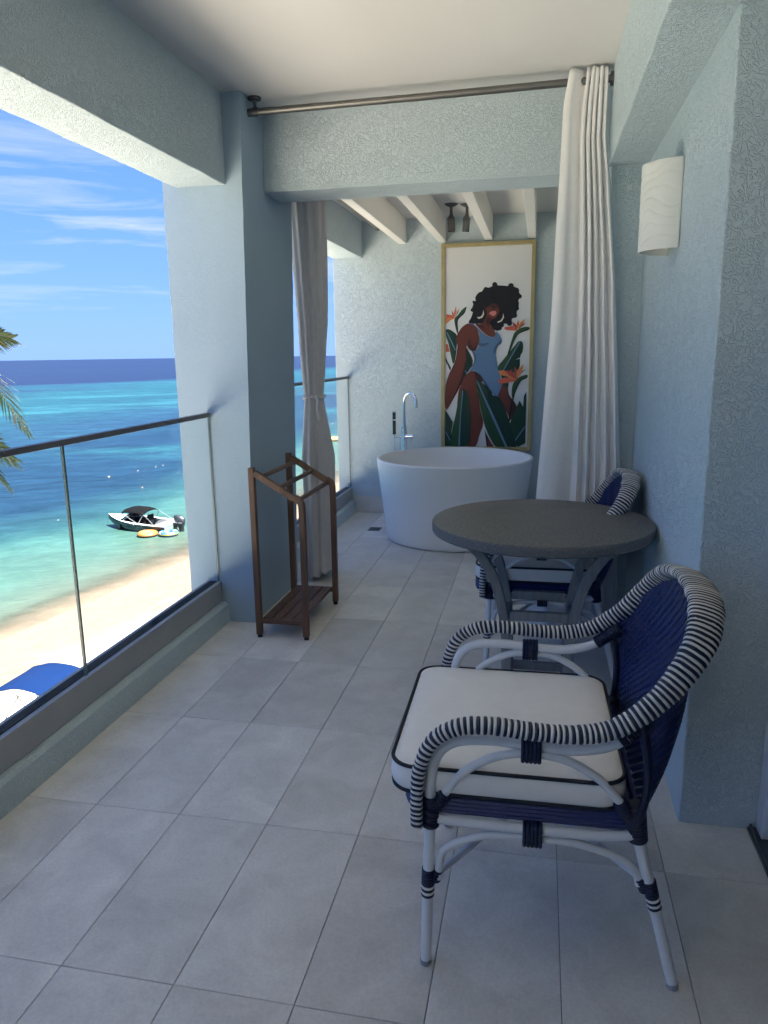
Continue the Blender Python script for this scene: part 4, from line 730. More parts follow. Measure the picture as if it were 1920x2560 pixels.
    G = [[(surf(2*i/NU-1, j/NV), nrm(2*i/NU-1, j/NV)) for i in range(NU+1)] for j in range(NV+1)]
    for j in range(NV+1):                          # weft
        vs = []; fs = []
        dv = [(G[min(NV, j+1)][i][0]-G[max(0, j-1)][i][0])*(0.5 if 0 < j < NV else 1.0) for i in range(NU+1)]
        for i in range(NU+1):
            p, nn = G[j][i]; h = 0.0017*(1 if (i+j) % 4 < 2 else -1)
            vs += [p+dv[i]*hw+nn*(h-0.0005), p+nn*(h+0.0006), p-dv[i]*hw+nn*(h-0.0005)]
        for i in range(NU): fs += [(i*3, i*3+1, i*3+4, i*3+3), (i*3+1, i*3+2, i*3+5, i*3+4)]
        m.add(vs, fs)
    for i in range(NU+1):                          # warp
        vs = []; fs = []
        du = [(G[j][min(NU, i+1)][0]-G[j][max(0, i-1)][0])*(0.5 if 0 < i < NU else 1.0) for j in range(NV+1)]
        for j in range(NV+1):
            p, nn = G[j][i]; h = -0.0017*(1 if (i+j) % 4 < 2 else -1)
            vs += [p+du[j]*0.43+nn*(h-0.0005), p+nn*(h+0.0006), p-du[j]*0.43+nn*(h-0.0005)]
        for j in range(NV): fs += [(j*3, j*3+1, j*3+4, j*3+3), (j*3+1, j*3+2, j*3+5, j*3+4)]
        m.add(vs, fs)
    for s in (-1, 1): MB().tube([surf(s*0.995, k/16) for k in range(17)], 0.0095, 8).build('back_edge', M['navy'], ch, smooth=True)
    tag(m.build('woven_back', M['weave'], ch, smooth='all'), 'tightly woven navy back panel', kind='stuff')
    return ch
M['foot'] = mat('grey_foot_cap', (0.28, 0.30, 0.32), 0.5)
c1 = make_chair('navy and white wicker armchair with cream cushion, nearest the viewer')
c2 = copy_tree(c1)
c1.location = (0.0, 1.790, 0); c1.rotation_euler = (0, 0, R(1.0))
c2.location = (0.028, 3.44, 0); c2.rotation_euler = (0, 0, R(0.5))
for o in c2.children:
    if o.name.startswith('seat_cushion'): o.location.x += 0.034      # this cushion sits further back
c2['label'] = 'navy and white wicker armchair behind the table, mostly hidden by its stone top'

# ================================================================ sea and beach
S = -8.30
def shore(y): return -18.35+0.155*max(-60.0, min(20.0, y-22.8))
def sea_mat():
    m = bpy.data.materials.new('sea_water'); m.use_nodes = True; nt = m.node_tree; N = nt.nodes; L = nt.links
    b = N['Principled BSDF']; out = N['Material Output']
    g = N.new('ShaderNodeNewGeometry'); sp = N.new('ShaderNodeSeparateXYZ'); L.new(g.outputs['Position'], sp.inputs[0])
    def mth(op, a, c=None):
        n = N.new('ShaderNodeMath'); n.operation = op
        for k, v in ((0, a), (1, c)):
            if v is None: continue
            if isinstance(v, (int, float)): n.inputs[k].default_value = v
            else: L.new(v, n.inputs[k])
        return n.outputs[0]
    def nz(scale, detail=4, rough=0.55, stretch=(1, 1, 1), rot=0, dist=0.0, vec=None):
        mp = N.new('ShaderNodeMapping'); mp.vector_type = 'TEXTURE'; mp.inputs['Scale'].default_value = stretch; mp.inputs['Rotation'].default_value = (0, 0, R(rot)); L.new(g.outputs['Position'] if vec is None else vec, mp.inputs[0])
        n = N.new('ShaderNodeTexNoise'); n.inputs['Scale'].default_value = scale; n.inputs['Detail'].default_value = detail; n.inputs['Roughness'].default_value = rough; n.inputs['Distortion'].default_value = dist; L.new(mp.outputs[0], n.inputs['Vector']); return n.outputs['Fac']
    yc = N.new('ShaderNodeClamp'); yc.inputs[1].default_value = -37.2; yc.inputs[2].default_value = 42.8; L.new(sp.outputs['Y'], yc.inputs[0])
    xs = mth('ADD', mth('MULTIPLY', mth('SUBTRACT', yc.outputs[0], 22.8), 0.155), -18.35)
    d0 = mth('SUBTRACT', xs, sp.outputs['X'])
    # reef edges wander with the distance from the shore
    wob = mth('MULTIPLY', mth('SUBTRACT', nz(0.055, 5, 0.6), 0.5), 9.0)
    wob2 = mth('MULTIPLY', mth('MULTIPLY', mth('SUBTRACT', nz(0.016, 5, 0.6, (1.6, 0.9, 1), 33), 0.5), 0.9), mth('MAXIMUM', d0, 0.0))
    d = mth('MAXIMUM', mth('ADD', d0, mth('ADD', mth('MULTIPLY', wob, mth('MINIMUM', mth('DIVIDE', mth('MAXIMUM', d0, 0.0), 8.0), 1.0)), wob2)), 0.0)
    t = mth('DIVIDE', d, mth('ADD', d, 60.0))
    r = N.new('ShaderNodeValToRGB'); L.new(t, r.inputs[0]); cr = r.color_ramp
    stops = [(0.0, (0.0397, 0.0353, 0.0245)), (0.010, (0.0380, 0.0380, 0.0272)), (0.035, (0.0328, 0.0445, 0.0336)), (0.07, (0.0241, 0.0464, 0.0372)), (0.14, (0.0156, 0.0418, 0.0372)), (0.160, (0.0084, 0.0272, 0.0289)), (0.225, (0.0032, 0.0119, 0.0217)), (0.36, (0.0028, 0.0103, 0.0201)), (0.46, (0.0035, 0.0140, 0.0233)),
             (0.55, (0.0029, 0.0185, 0.0237)), (0.66, (0.0033, 0.0223, 0.0262)), (0.705, (0.0033, 0.0172, 0.0243)), (0.735, (0.0020, 0.0040, 0.0120)), (0.86, (0.0022, 0.0043, 0.0130)), (1.0, (0.0022, 0.0040, 0.0130))]
    while len(cr.elements) < len(stops): cr.elements.new(0.5)
    for e, (p, c) in zip(cr.elements, stops): e.position = p; e.color = (*c, 1)
    # pale sand holes among the sea grass and dark weed streaks
    pf = N.new('ShaderNodeMapRange'); pf.interpolation_type = 'SMOOTHSTEP'; pf.inputs[1].default_value = 0.50; pf.inputs[2].default_value = 0.66; L.new(nz(0.035, 5, 0.6, (2.2, 0.8, 1), 33), pf.inputs[0])
    band = N.new('ShaderNodeMapRange'); band.inputs[1].default_value = 0.17; band.inputs[2].default_value = 0.24; L.new(t, band.inputs[0])
    band2 = N.new('ShaderNodeMapRange'); band2.inputs[1].default_value = 0.74; band2.inputs[2].default_value = 0.66; L.new(t, band2.inputs[0])
    pm = mth('MULTIPLY', mth('MULTIPLY', pf.outputs[0], band.outputs[0]), mth('MULTIPLY', band2.outputs[0], 0.75))
    mx = N.new('ShaderNodeMixRGB'); L.new(pm, mx.inputs[0]); L.new(r.outputs[0], mx.inputs[1]); mx.inputs[2].default_value = (0.008, 0.040, 0.045, 1)
    df = N.new('ShaderNodeMapRange'); df.interpolation_type = 'SMOOTHSTEP'; df.inputs[1].default_value = 0.57; df.inputs[2].default_value = 0.72; L.new(nz(0.020, 5, 0.6, (3.0, 0.7, 1), 33), df.inputs[0])
    b3 = N.new('ShaderNodeMapRange'); b3.inputs[1].default_value = 0.45; b3.inputs[2].default_value = 0.55; L.new(t, b3.inputs[0])
    mx2 = N.new('ShaderNodeMixRGB'); L.new(mth('MULTIPLY', mth('MULTIPLY', df.outputs[0], b3.outputs[0]), 0.7), mx2.inputs[0]); L.new(mx.outputs[0], mx2.inputs[1]); mx2.inputs[2].default_value = (0.005, 0.017, 0.033, 1)
    # light and shade of the ripples, painted into the water colour
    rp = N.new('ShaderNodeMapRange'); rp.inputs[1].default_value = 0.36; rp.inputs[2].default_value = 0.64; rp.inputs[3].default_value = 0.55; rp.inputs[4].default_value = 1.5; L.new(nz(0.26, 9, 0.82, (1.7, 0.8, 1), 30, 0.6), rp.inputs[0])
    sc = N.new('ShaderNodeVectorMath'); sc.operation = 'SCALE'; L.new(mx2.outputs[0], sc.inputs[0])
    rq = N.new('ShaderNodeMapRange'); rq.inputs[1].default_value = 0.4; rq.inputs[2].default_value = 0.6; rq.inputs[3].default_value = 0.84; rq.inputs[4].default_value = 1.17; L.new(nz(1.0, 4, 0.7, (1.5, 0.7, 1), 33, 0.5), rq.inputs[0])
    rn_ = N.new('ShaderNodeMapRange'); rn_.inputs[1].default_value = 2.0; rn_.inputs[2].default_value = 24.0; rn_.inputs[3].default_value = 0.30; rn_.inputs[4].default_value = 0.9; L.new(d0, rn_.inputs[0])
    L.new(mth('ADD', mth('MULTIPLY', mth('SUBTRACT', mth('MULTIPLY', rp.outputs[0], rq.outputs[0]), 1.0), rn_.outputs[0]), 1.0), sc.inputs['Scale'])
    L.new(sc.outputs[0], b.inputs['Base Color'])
    b.inputs['Roughness'].default_value = 0.3; b.inputs['IOR'].default_value = 1.33; b.inputs['Specular IOR Level'].default_value = 0.12
    w1 = nz(0.6, 4, 0.6, (2.2, 0.8, 1), 28, 0.4); w2 = nz(2.4, 4, 0.6, (2.0, 0.8, 1), 24, 0.3)
    hh = mth('ADD', w1, mth('MULTIPLY', w2, 0.35))
    bp = N.new('ShaderNodeBump'); bp.inputs['Strength'].default_value = 0.55; bp.inputs['Distance'].default_value = 0.22; L.new(hh, bp.inputs['Height']); L.new(bp.outputs[0], b.inputs['Normal'])
    al = N.new('ShaderNodeMapRange'); al.interpolation_type = 'SMOOTHSTEP'; al.inputs[1].default_value = 0.0; al.inputs[2].default_value = 2.6; al.inputs[3].default_value = 0.15; al.inputs[4].default_value = 1.0
    L.new(mth('ADD', d0, mth('MULTIPLY', mth('SUBTRACT', nz(0.5, 3), 0.5), 2.4)), al.inputs[0]); L.new(al.outputs[0], b.inputs['Alpha'])
    return m
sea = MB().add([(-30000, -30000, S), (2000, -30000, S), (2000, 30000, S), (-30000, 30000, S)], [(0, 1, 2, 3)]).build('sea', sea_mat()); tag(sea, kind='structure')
def sand_mat():
    m = bpy.data.materials.new('beach_sand'); m.use_nodes = True; nt = m.node_tree; N = nt.nodes; L = nt.links
    b = N['Principled BSDF']; b.inputs['Roughness'].default_value = 0.95; b.inputs['Specular IOR Level'].default_value = 0.1
    g = N.new('ShaderNodeNewGeometry'); sp = N.new('ShaderNodeSeparateXYZ'); L.new(g.outputs['Position'], sp.inputs[0])
    n = N.new('ShaderNodeTexNoise'); n.inputs['Scale'].default_value = 0.35; n.inputs['Detail'].default_value = 4; L.new(g.outputs['Position'], n.inputs['Vector'])
    h = N.new('ShaderNodeMath'); h.operation = 'MULTIPLY_ADD'; h.inputs[1].default_value = 0.28; L.new(n.outputs['Fac'], h.inputs[0]); L.new(sp.outputs['Z'], h.inputs[2])
    mr = N.new('ShaderNodeMapRange'); mr.interpolation_type = 'SMOOTHSTEP'; mr.inputs[1].default_value = S+0.29; mr.inputs[2].default_value = S+0.50; L.new(h.outputs[0], mr.inputs[0])
    mx = N.new('ShaderNodeMixRGB'); mx.inputs[1].default_value = (0.092, 0.070, 0.051, 1); mx.inputs[2].default_value = (0.40, 0.36, 0.285, 1); L.new(mr.outputs[0], mx.inputs[0])
    f = N.new('ShaderNodeTexNoise'); f.inputs['Scale'].default_value = 2.4; f.inputs['Detail'].default_value = 6; f.inputs['Roughness'].default_value = 0.7; L.new(g.outputs['Position'], f.inputs['Vector'])
    fr = N.new('ShaderNodeMapRange'); fr.inputs[1].default_value = 0.3; fr.inputs[2].default_value = 0.7; fr.inputs[3].default_value = 0.86; fr.inputs[4].default_value = 1.1; L.new(f.outputs['Fac'], fr.inputs[0])
    sc = N.new('ShaderNodeVectorMath'); sc.operation = 'SCALE'; L.new(mx.outputs[0], sc.inputs[0]); L.new(fr.outputs[0], sc.inputs['Scale']); L.new(sc.outputs[0], b.inputs['Base Color'])
    # scattered weed, plus the shade of footprint hollows put into the colour
    v = N.new('ShaderNodeTexNoise'); v.inputs['Scale'].default_value = 3.4; v.inputs['Detail'].default_value = 3; v.inputs['Roughness'].default_value = 0.6; L.new(g.outputs['Position'], v.inputs['Vector'])
    v2 = N.new('ShaderNodeTexNoise'); v2.inputs['Scale'].default_value = 0.28; v2.inputs['Detail'].default_value = 3; L.new(g.outputs['Position'], v2.inputs['Vector'])
    va = N.new('ShaderNodeMath'); va.operation = 'MULTIPLY_ADD'; va.inputs[1].default_value = 0.45; L.new(v2.outputs['Fac'], va.inputs[0]); L.new(v.outputs['Fac'], va.inputs[2])
    vr = N.new('ShaderNodeMapRange'); vr.interpolation_type = 'SMOOTHSTEP'; vr.inputs[1].default_value = 0.80; vr.inputs[2].default_value = 0.93; vr.inputs[4].default_value = 0.85; L.new(va.outputs[0], vr.inputs[0])
    vm = N.new('ShaderNodeMixRGB'); L.new(vr.outputs[0], vm.inputs[0]); L.new(sc.outputs[0], vm.inputs[1]); vm.inputs[2].default_value = (0.095, 0.072, 0.042, 1); L.new(vm.outputs[0], b.inputs['Base Color'])
    bp = N.new('ShaderNodeBump'); bp.inputs['Strength'].default_value = 0.8; bp.inputs['Distance'].default_value = 0.06; L.new(f.outputs['Fac'], bp.inputs['Height']); L.new(bp.outputs[0], b.inputs['Normal'])
    return m
def beach_z(x, y):
    i = x-shore(y)
    return S+(0.055*i if i > 0 else 0.06*i) if i < 16 else S+0.88+0.01*(min(i, 30)-16)
def sand_fn(u, v):
    x = -32+u*62; y = -120+v*300
    return (x, y, beach_z(x, y)+(0.03*noise.noise(Vector((x*0.6, y*0.6, 0))) if x > shore(y)+3 else 0))
sand = MB().grid(sand_fn, 150, 400).build('beach', sand_mat(), smooth='all'); tag(sand, kind='structure')

# ---------------------------------------------------------------- motor boat
M['gel'] = mat('white_gelcoat', (0.30, 0.31, 0.31), 0.4, spec=0.5)
M['hull_low'] = mat('pale_lower_hull', (0.10, 0.125, 0.115), 0.4)
M['teal'] = mat('teal_paint', (0.006, 0.040, 0.042), 0.5)
M['black_cloth'] = mat('black_canvas', (0.0022, 0.0024, 0.0028), 1.0, spec=0.04, var=0.15, vscale=6)
M['black_vinyl'] = mat('black_vinyl', (0.0035, 0.004, 0.0045), 0.8, spec=0.1)
M['motor'] = mat('dark_cowling', (0.006, 0.0075, 0.010), 0.5, coat=0.1)
M['tube_metal'] = mat('polished_tube', (0.45, 0.46, 0.47), 0.3, metal=0.8)
M['pole_grey'] = mat('grey_pole', (0.020, 0.020, 0.020), 0.7)
def motor_boat():
    ax = Vector((-24.95, 38.75, 0))-Vector((-20.35, 38.05, 0)); rz = math.atan2(ax.y, ax.x)
    t = thing('motor_boat', 'white and teal motor boat with black canopy moored in the shallows', 'boat', (-20.35, 38.10, S), rz)
    Lb = 4.65
    def sec(x):
        f = x/Lb; b = 0.98*(1-max(0, (f-0.42)/0.58)**2.1); h = 0.44+0.30*f**2.2
        kz = -0.22+0.62*max(0, (f-0.55)/0.45)**2.4; ch = b*0.80; cz = kz*0.5+0.04+0.22*f**3
        return b, h, kz, ch, cz
    for s_ in (0,):
        n = 26; lo = MB(); up = MB(); stripe = MB()
        for side in (-1, 1):
            ring = []
            for k in range(n+1):
                b, h, kz, chn, cz = sec(Lb*k/n); x = Lb*k/n
                ring.append([(x, 0, kz), (x, side*chn, cz), (x, side*(chn+(b-chn)*0.42), cz+(h-cz)*0.42), (x, side*b, h-0.03), (x, side*b, h)])
            for k in range(n):
                a, c = ring[k], ring[k+1]
                for q, mb in ((0, lo), (1, lo), (2, stripe), (3, up)):
                    f = (0, 1, 2, 3) if side > 0 else (3, 2, 1, 0)
                    mb.add([a[q], c[q], c[q+1], a[q+1]], [f])
            a = ring[0]
            lo.add([a[0], a[1], a[2], a[3], (0, 0, a[3][2])], [(0, 1, 2, 3, 4) if side < 0 else (4, 3, 2, 1, 0)])
        lo.build('lower_hull', M['hull_low'], t, smooth=True); stripe.build('hull_stripe', M['teal'], t, smooth=True); up.build('rub_rail', M['gel'], t)
        dk = MB()                                      # foredeck and side decks
        for k in range(n):
            x0, x1 = Lb*k/n, Lb*(k+1)/n; b0, h0 = sec(x0)[:2]; b1, h1 = sec(x1)[:2]
            if x0 < 0.30 or x0 > 3.35:
                dk.add([(x0, -b0, h0), (x1, -b1, h1), (x1, b1, h1), (x0, b0, h0)], [(0, 1, 2, 3)])
            else:
                for side in (-1, 1):
                    f = (0, 1, 2, 3) if side < 0 else (3, 2, 1, 0)
                    dk.add([(x0, side*b0, h0), (x1, side*b1, h1), (x1, side*(b1-0.20), h1), (x0, side*(b0-0.20), h0)], [f])
                    dk.add([(x0, side*(b0-0.20), h0), (x1, side*(b1-0.20), h1), (x1, side*(b1-0.20), 0.05), (x0, side*(b0-0.20), 0.05)], [f])
        dk.build('deck', M['gel'], t)
        MB().box(0.30, 3.36, -0.80, 0.80, 0.02, 0.06).build('cockpit_floor', M['black_vinyl'], t)
        MB().box(0.32, 0.95, -0.74, 0.74, 0.06, 0.40).build('sun_pad', M['gel'], t, bevel=0.03)
        for y0 in (-0.62, 0.12):
            MB().box(1.95, 2.45, y0, y0+0.50, 0.06, 0.36).build('seat', M['black_vinyl'], t, bevel=0.04); MB().box(1.86, 1.98, y0, y0+0.50, 0.2, 0.78).build('seat_back', M['black_vinyl'], t, bevel=0.04)
        MB().box(2.75, 3.30, -0.72, 0.72, 0.06, 0.52).build('console', M['black_vinyl'], t, bevel=0.04)
        w = MB()
        for a, c in (((3.05, -0.74, 0.54), (2.70, -0.66, 0.86)), ((3.05, 0.74, 0.54), (2.70, 0.66, 0.86)), ((3.38, -0.30, 0.60), (2.95, -0.26, 0.88)), ((3.38, 0.30, 0.60), (2.95, 0.26, 0.88))): w.tube([a, c], 0.022, 8)
        w.tube([(2.70, -0.66, 0.86), (2.95, -0.26, 0.88), (2.95, 0.26, 0.88), (2.70, 0.66, 0.86)], 0.018, 8); w.build('windscreen_frame', M['tube_metal'], t, smooth=True)
        MB().add([(3.05, -0.74, 0.54), (3.38, -0.30, 0.60), (2.95, -0.26, 0.88), (2.70, -0.66, 0.86), (3.38, 0.30, 0.60), (2.95, 0.26, 0.88), (3.05, 0.74, 0.54), (2.70, 0.66, 0.86)], [(0, 1, 2, 3), (1, 4, 5, 2), (4, 6, 7, 5)]).build('windscreen', M['black_vinyl'], t)
        def can(u, v):
            x = 1.55+u*1.55; y = (v-0.5)*1.55; return (x, y, 1.16+0.22*math.sin(math.pi*u)**0.8*0.6-0.20*abs(2*v-1)**3+0.02*math.sin(u*9)-0.05*(1-u))
        MB().grid(can, 18, 18).build('canopy', M['black_cloth'], t, smooth='all', solid=0.02)
        for sy in (-1, 1):
            MB().tube([(1.58, sy*0.76, 0.95), (1.9, sy*0.80, 0.46)], 0.015, 6).build('canopy_pole', M['tube_metal'], t)
            MB().tube([(3.05, sy*0.74, 0.98), (1.95, sy*0.80, 0.46)], 0.015, 6).build('canopy_pole', M['tube_metal'], t)
            MB().tube([(1.56, sy*0.70, 0.98), (0.75, sy*0.88, 0.46)], 0.010, 6).build('canopy_pole', M['tube_metal'], t)
        mo = MB()
        rings = [(-0.55, 0.10, 0.10, -0.35), (-0.50, 0.12, 0.12, 0.0), (-0.42, 0.20, 0.15, 0.30), (-0.40, 0.30, 0.19, 0.42), (-0.38, 0.36, 0.21, 0.60), (-0.36, 0.36, 0.20, 0.76), (-0.30, 0.30, 0.16, 0.88), (-0.26, 0.18, 0.10, 0.93)]
        vs = []; sg = 16
        for cx, rx, ry, z in rings:
            for k in range(sg): a = 2*math.pi*k/sg; vs.append((cx+rx*math.cos(a), ry*math.sin(a), z))
        fs = [(i*sg+k, i*sg+(k+1) % sg, (i+1)*sg+(k+1) % sg, (i+1)*sg+k) for i in range(len(rings)-1) for k in range(sg)]+[tuple((len(rings)-1)*sg+k for k in range(sg))]
        ob = mo.add(vs, fs).build('outboard_motor', M['motor'], t, smooth=True)
        MB().box(-0.14, 0.02, -0.10, 0.10, 0.22, 0.50).build('motor_bracket', M['motor'], ob)
        st = MB()
        for sy in (-1, 1): st.box(-0.66, -0.14, sy*0.196-0.004, sy*0.196+0.004, 0.52, 0.55)
        st.build('motor_decal', M['gel'], ob)
        MB().tube([(Lb-0.05, 0, 0.70), (Lb+0.10, 0, 0.35), (Lb+0.13, 0, 0.10)], 0.012, 6).build('bow_line', M['tube_metal'], t)
    # hull lettering on the beach side: a block word and a script name, traced as strokes
    def on_hull(x, f):
        b, h, kz, chn, cz = sec(x); y0, z0 = chn+(b-chn)*0.42, cz+(h-cz)*0.42; y1, z1 = b, h-0.03
        return Vector((x, (y0+(y1-y0)*f)+0.012, z0+(z1-z0)*f))
    let = MB(); rn = random.Random(5); x = 3.30
    while x > 2.62:
        hgt = rn.choice((0.38, 0.38, 0.52)); let.tube([on_hull(x, 0.38), on_hull(x, 0.38+hgt*0.7)], 0.011, 5); let.tube([on_hull(x, 0.55), on_hull(x-0.05, 0.58)], 0.010, 5); x -= 0.078
    scr = [(2.33, .85), (2.28, .55), (2.22, .25), (2.16, .55), (2.12, 1.0), (2.06, .45), (2.0, .2), (1.94, .5), (1.88, .25), (1.82, .8), (1.78, .25), (1.70, .45), (1.64, .2), (1.58, .85), (1.54, .25), (1.46, .45), (1.38, .2)]
    let.tube(cat([on_hull(a, c) for a, c in scr], 3), 0.012, 5)
    let.build('hull_lettering', M['gel'], t)
    return t
motor_boat()

# ---------------------------------------------------------------- inflatables, buoys
def ring_tube(label, loc, c_top, c_mid, c_low, hole, R_=0.42, r_=0.15, rz=0):
    t = thing('inflatable_ring', label, 'inflatable', (loc[0], loc[1], S), rz, 'towing rings beside the motor boat')
    m = MB(); sg, sr = 40, 16; vs = []; fs = []
    for i in range(sg):
        a = 2*math.pi*i/sg
        for k in range(sr):
            q = 2*math.pi*k/sr; rr = R_+r_*math.cos(q); vs.append((rr*math.cos(a), rr*math.sin(a), 0.11+r_*math.sin(q)))
    for i in range(sg):
        for k in range(sr):
            q = (k+0.5)*360/sr; mi = 1 if q > 185 else (0 if q > 20 else 2)
            if mi == 0 and c_mid and (i//5) % 2: mi = 3
            m.add([vs[i*sr+k], vs[((i+1) % sg)*sr+k], vs[((i+1) % sg)*sr+(k+1) % sr], vs[i*sr+(k+1) % sr]], [(0, 1, 2, 3)], mi)
    ms = [mat('ring_top', c_top, 0.45), mat('ring_bottom', c_low, 0.45), mat('ring_side', c_mid or c_top, 0.45), mat('ring_patch', (0.014, 0.05, 0.11), 0.45)]
    m.build('tube', ms, t, smooth='all')
    if not hole: MB().lathe([(0.44, 0.19), (0.30, 0.235), (0.0, 0.245)], (0, 0, 0), 32).build('cover', mat('ring_cover', (0.17, 0.105, 0.04), 0.5), t, smooth=True)
    else: MB().lathe([(0.40, 0.05), (0.0, 0.05)], (0, 0, 0), 24).build('ring_floor', mat('ring_floor', (0.05, 0.20, 0.40), 0.5), t)
    for a in (0.6, 2.4, 3.9, 5.3):
        MB().tube([((R_+0.06)*math.cos(a-0.14), (R_+0.06)*math.sin(a-0.14), 0.235), ((R_+0.09)*math.cos(a), (R_+0.09)*math.sin(a), 0.275), ((R_+0.06)*math.cos(a+0.14), (R_+0.06)*math.sin(a+0.14), 0.235)], 0.016, 6).build('handle', M['rubber'], t)
    return t
ring_tube('orange covered inflatable towing ring floating beside the motor boat', (-21.30, 36.72), (0.22, 0.075, 0.016), None, (0.014, 0.006, 0.004), False)
ring_tube('blue and yellow inflatable towing ring floating by the boat stern', (-20.18, 37.02), (0.11, 0.14, 0.155), (0.14, 0.115, 0.008), (0.006, 0.025, 0.08), True, 0.41, 0.145, 0.4)
M['buoy'] = mat('faded_buoy', (0.07, 0.06, 0.05), 0.5)
by = [(-75.68, 98.17, 'small white buoy by the palm fronds at the left edge of the sea', 0.16), (-35.39, 55.58, 'largest pale buoy of the line of floats beyond the boat', 0.13), (-34.69, 59.05, 'pale buoy second from the left in the line of floats', 0.09),
      (-34.25, 61.40, 'pale buoy third from the left in the line of floats', 0.08), (-34.04, 62.39, 'pale buoy at the right end of the line of floats, by the pillar', 0.08), (-29.82, 51.20, 'lone pale buoy above the motor boat canopy', 0.08), (-29.05, 39.71, 'white buoy left of the boat bow, by the glass joint', 0.06), (-29.46, 104.29, 'far white buoy seen past the grey curtain', 0.15)]
for x, y, lb, r in by:
    t = thing('buoy', lb, 'buoy', (x, y, S), 0.5, 'mooring floats on the sea')
    MB().lathe([(0.0, -r*0.4), (r*0.7, -r*0.3), (r, 0.0), (r*0.8, r*0.45), (r*0.3, r*0.66), (0, r*0.7)], (0, 0, 0), 16).build('float', M['buoy'], t, smooth=True)
    MB().tube([(0, 0, r*0.6), (0, 0, r*0.95)], r*0.12, 6).build('ring_post', M['rubber'], t)
t = thing('inflatable_raft', 'yellow inflatable raft far out, seen past the grey curtain', 'raft', (-23.4, 83.2, S), R(20))
MB().tube(cat([(-1.5, -0.5, 0.16), (1.3, -0.5, 0.16), (1.9, 0, 0.16), (1.3, 0.5, 0.16), (-1.5, 0.5, 0.16), (-1.9, 0, 0.16)], 5, True), 0.26, 12, closed=True).build('tube', mat('yellow_pvc', (0.15, 0.08, 0.005), 0.45), t, smooth=True)
MB().box(-1.5, 1.5, -0.5, 0.5, 0.05, 0.15).build('raft_floor', mat('orange_pvc', (0.48, 0.22, 0.03), 0.45), t)

# ---------------------------------------------------------------- beach shelter with a chair under it
M['blue_cloth'] = mat('blue_canvas', (0.0022, 0.0085, 0.034), 1.0, spec=0.03, var=0.10, vscale=9, bump=0.4, bscale=7, bdist=0.02)
sh = thing('beach_canopy', 'blue cloth beach canopy on thin poles standing on the sand', 'canopy', (-11.12, 13.92, beach_z(-11.12, 13.92)))
hz = S+2.42-beach_z(-11.12, 13.92)
def cano(u, v):
    a, b2 = 2*u-1, 2*v-1; x = 0.78*a*(1-0.10*(1-b2*b2)); y = 0.80*b2*(1-0.10*(1-a*a))
    return (x, y, hz+0.20*(1-a*a)+0.06*(1-b2*b2)+0.015*math.sin(9*a+4*b2)*abs(a*b2))
MB().grid(cano, 26, 26).build('cloth', M['blue_cloth'], sh, smooth='all', solid=0.012)
for sx in (-1, 1):
    for sy in (-1, 1):
        MB().tube([(sx*0.74, sy*0.76, hz), (sx*0.72, sy*0.74, 0.9), (sx*0.80, sy*0.82, -0.02)], 0.02, 8).build('pole', M['pole_grey'], sh)
        MB().tube([(sx*0.72, sy*0.74, 0.95), (-sx*0.05, sy*0.76, hz+0.1)], 0.015, 6).build('brace', M['pole_grey'], sh)
bcx = thing('beach_chair', 'grey beach chair on the sand under the blue canopy', 'chair', (-11.75, 14.10, beach_z(-11.75, 14.10)), R(25))
M['grey_sling'] = mat('grey_sling', (0.035, 0.035, 0.036), 0.8)
MB().grid(lambda u, v: (-0.26+0.52*u, 0.30+0.16*v, 0.40+0.62*v-0.03*(2*u-1)**2*v), 8, 8).build('back_sling', M['grey_sling'], bcx, smooth='all', solid=0.03)
MB().grid(lambda u, v: (-0.26+0.52*u, -0.25+0.55*v, 0.40-0.03*math.sin(math.pi*v)), 8, 8).build('seat_sling', M['grey_sling'], bcx, smooth='all', solid=0.03)
for sx in (-1, 1):
    MB().tube([(sx*0.27, -0.22, -0.01), (sx*0.27, -0.24, 0.40)], 0.015, 8).build('leg', M['pole_grey'], bcx); MB().tube([(sx*0.27, 0.30, -0.01), (sx*0.27, 0.30, 0.40)], 0.015, 8).build('leg', M['pole_grey'], bcx)
yb = thing('beach_bag', 'yellow bag on the sand under the blue canopy', 'bag', (-10.75, 13.70, beach_z(-10.75, 13.70)))
MB().grid(lambda u, v: (0.24*math.cos(2*math.pi*u)*(1-0.25*v), 0.15*math.sin(2*math.pi*u)*(1-0.5*v), 0.42*v), 20, 6).build('bag_body', mat('yellow_fabric', (0.09, 0.065, 0.006), 0.8), yb, smooth='all')
MB().tube(cat([(-0.15, 0, 0.40), (-0.10, 0, 0.58), (0.10, 0, 0.58), (0.15, 0, 0.40)], 5), 0.012, 6).build('bag_handle', M['rubber'], yb)

# ---------------------------------------------------------------- coconut palm
M['leaf'] = mat('palm_leaf', (0.030, 0.052, 0.013), 0.45, spec=0.4, var=0.35, vscale=3)
M['leaf_dry'] = mat('palm_leaf_dry', (0.085, 0.070, 0.028), 0.6, var=0.3, vscale=3)
M['bark'] = mat('palm_bark', (0.16, 0.13, 0.10), 0.9, var=0.3, vscale=6, bump=0.8, bscale=8, bdist=0.02)
PC = Vector((-11.45, 11.0, 0.75))
palm = thing('palm_tree', 'coconut palm whose frond tips reach in at the left edge', 'palm', (PC.x, PC.y, beach_z(PC.x, PC.y)))
pz = PC.z-beach_z(PC.x, PC.y)
tr = cat([(0.6, 0.5, -0.1), (0.5, 0.4, 1.5), (0.25, 0.2, pz*0.5), (0.05, 0.05, pz*0.85), (0, 0, pz)], 14)
MB().tube(tr, [0.20-0.07*i/(len(tr)-1)+(0.012 if i % 3 == 0 else 0) for i in range(len(tr))], 14).build('trunk', M['bark'], palm, smooth=True)
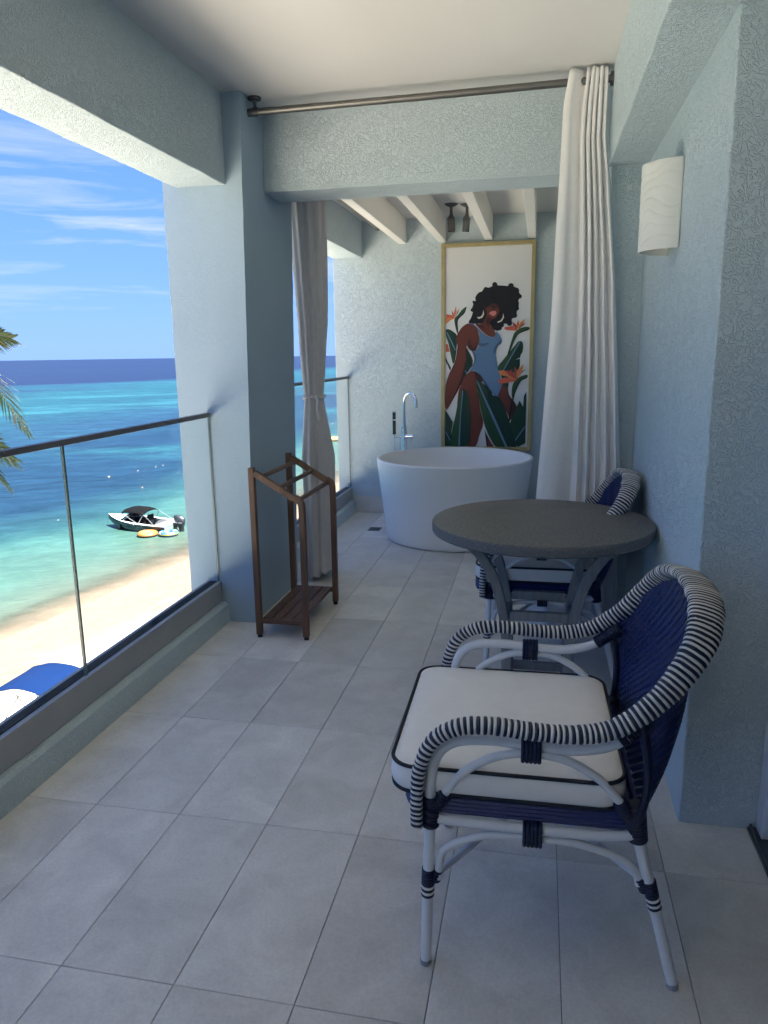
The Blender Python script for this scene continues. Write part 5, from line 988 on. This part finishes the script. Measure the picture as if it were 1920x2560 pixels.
def frond(ctrl, seedv, dry=0.12, ll=0.62, nleaf=80, droop=0.35, roll=0.0):
    rn = random.Random(seedv); P = cat([Vector(c) for c in ctrl], 12); P = resample(P, sum((b_-a_).length for a_, b_ in zip(P, P[1:]))/nleaf); n = len(P)
    m = MB(); m.tube(P, [0.028*(1-i/n)+0.004 for i in range(n)], 6, mi=0)
    for i in range(int(n*0.14), n):
        f = i/(n-1); T = (P[min(n-1, i+1)]-P[max(0, i-1)]).normalized(); side = T.cross(Vector((0, 0, 1)))
        side = side.normalized() if side.length > 1e-3 else Vector((0, 1, 0)); upv = side.cross(T).normalized()
        side, upv = side*math.cos(roll)+upv*math.sin(roll), upv*math.cos(roll)-side*math.sin(roll)
        ln = ll*(0.55+0.6*math.sin(math.pi*min(1, 0.12+f*0.86)))*(1-0.45*max(0, f-0.75)/0.25)
        for s in (-1, 1):
            k = 0.35+0.75*f+rn.uniform(-.12, .12)
            dr = (T*k+side*s*(1.0-0.35*f)+upv*rn.uniform(0.0, 0.28)).normalized(); L_ = ln*rn.uniform(0.85, 1.1); w = 0.019*rn.uniform(0.8, 1.2)
            wv = dr.cross(upv).normalized()*w; pts = []
            for q in (0, 0.35, 0.7, 1.0): pts.append(P[i]+dr*L_*q+Vector((0, 0, -droop*L_*q*q)))
            vs = []
            for q, p in enumerate(pts): ww = (0.5, 1.0, 0.8, 0.05)[q]; vs += [p+wv*ww, p-wv*ww+Vector((0, 0, 0.004))]
            m.add(vs, [(0, 1, 3, 2), (2, 3, 5, 4), (4, 5, 7, 6)], 1 if rn.random() < dry else 0)
    return m.build('frond', [M['leaf'], M['leaf_dry']], palm)
o0 = Vector((0, 0, pz))
def rel(p): return Vector(p)-Vector((PC.x, PC.y, PC.z))+o0
frond([o0, rel((-10.5, 11.0, 1.70)), rel((-9.6, 11.0, 1.95)), rel((-8.55, 11.0, 1.80))], 1, 0.02, 0.62, 120, 0.12, R(60))
frond([o0, rel((-10.4, 10.9, 0.70)), rel((-9.55, 10.9, 0.38)), rel((-8.68, 10.9, -0.22))], 2, 0.06, 0.62, 120, 0.15, R(60))
frond([o0, rel((-10.5, 11.2, 0.55)), rel((-9.75, 11.3, -0.1)), rel((-9.2, 11.3, -0.75))], 3, 0.2, 0.55, 110, 0.2, R(50))
for k, az in enumerate((75, 105, 130, 155, 180, 200, 225, 245, 262)):
    a = R(az); c, s = math.cos(a), math.sin(a); el = (0.9, 0.4, 0.1)[k % 3]; ln = 3.0
    frond([o0, o0+Vector((c*ln*.35, s*ln*.35, el*0.9)), o0+Vector((c*ln*.7, s*ln*.7, el*0.8-0.2)), o0+Vector((c*ln, s*ln, el*0.3-1.1))], 10+k, 0.12, 0.6, 50)
nut = MB()
for k in range(6):
    a = k*1.05; MB().lathe([(0, -0.13), (0.07, -0.10), (0.105, 0), (0.07, 0.11), (0, 0.14)], (0.2*math.cos(a), 0.2*math.sin(a), pz-0.22), 12).build('coconut', M['leaf_dry'], palm, smooth=True)
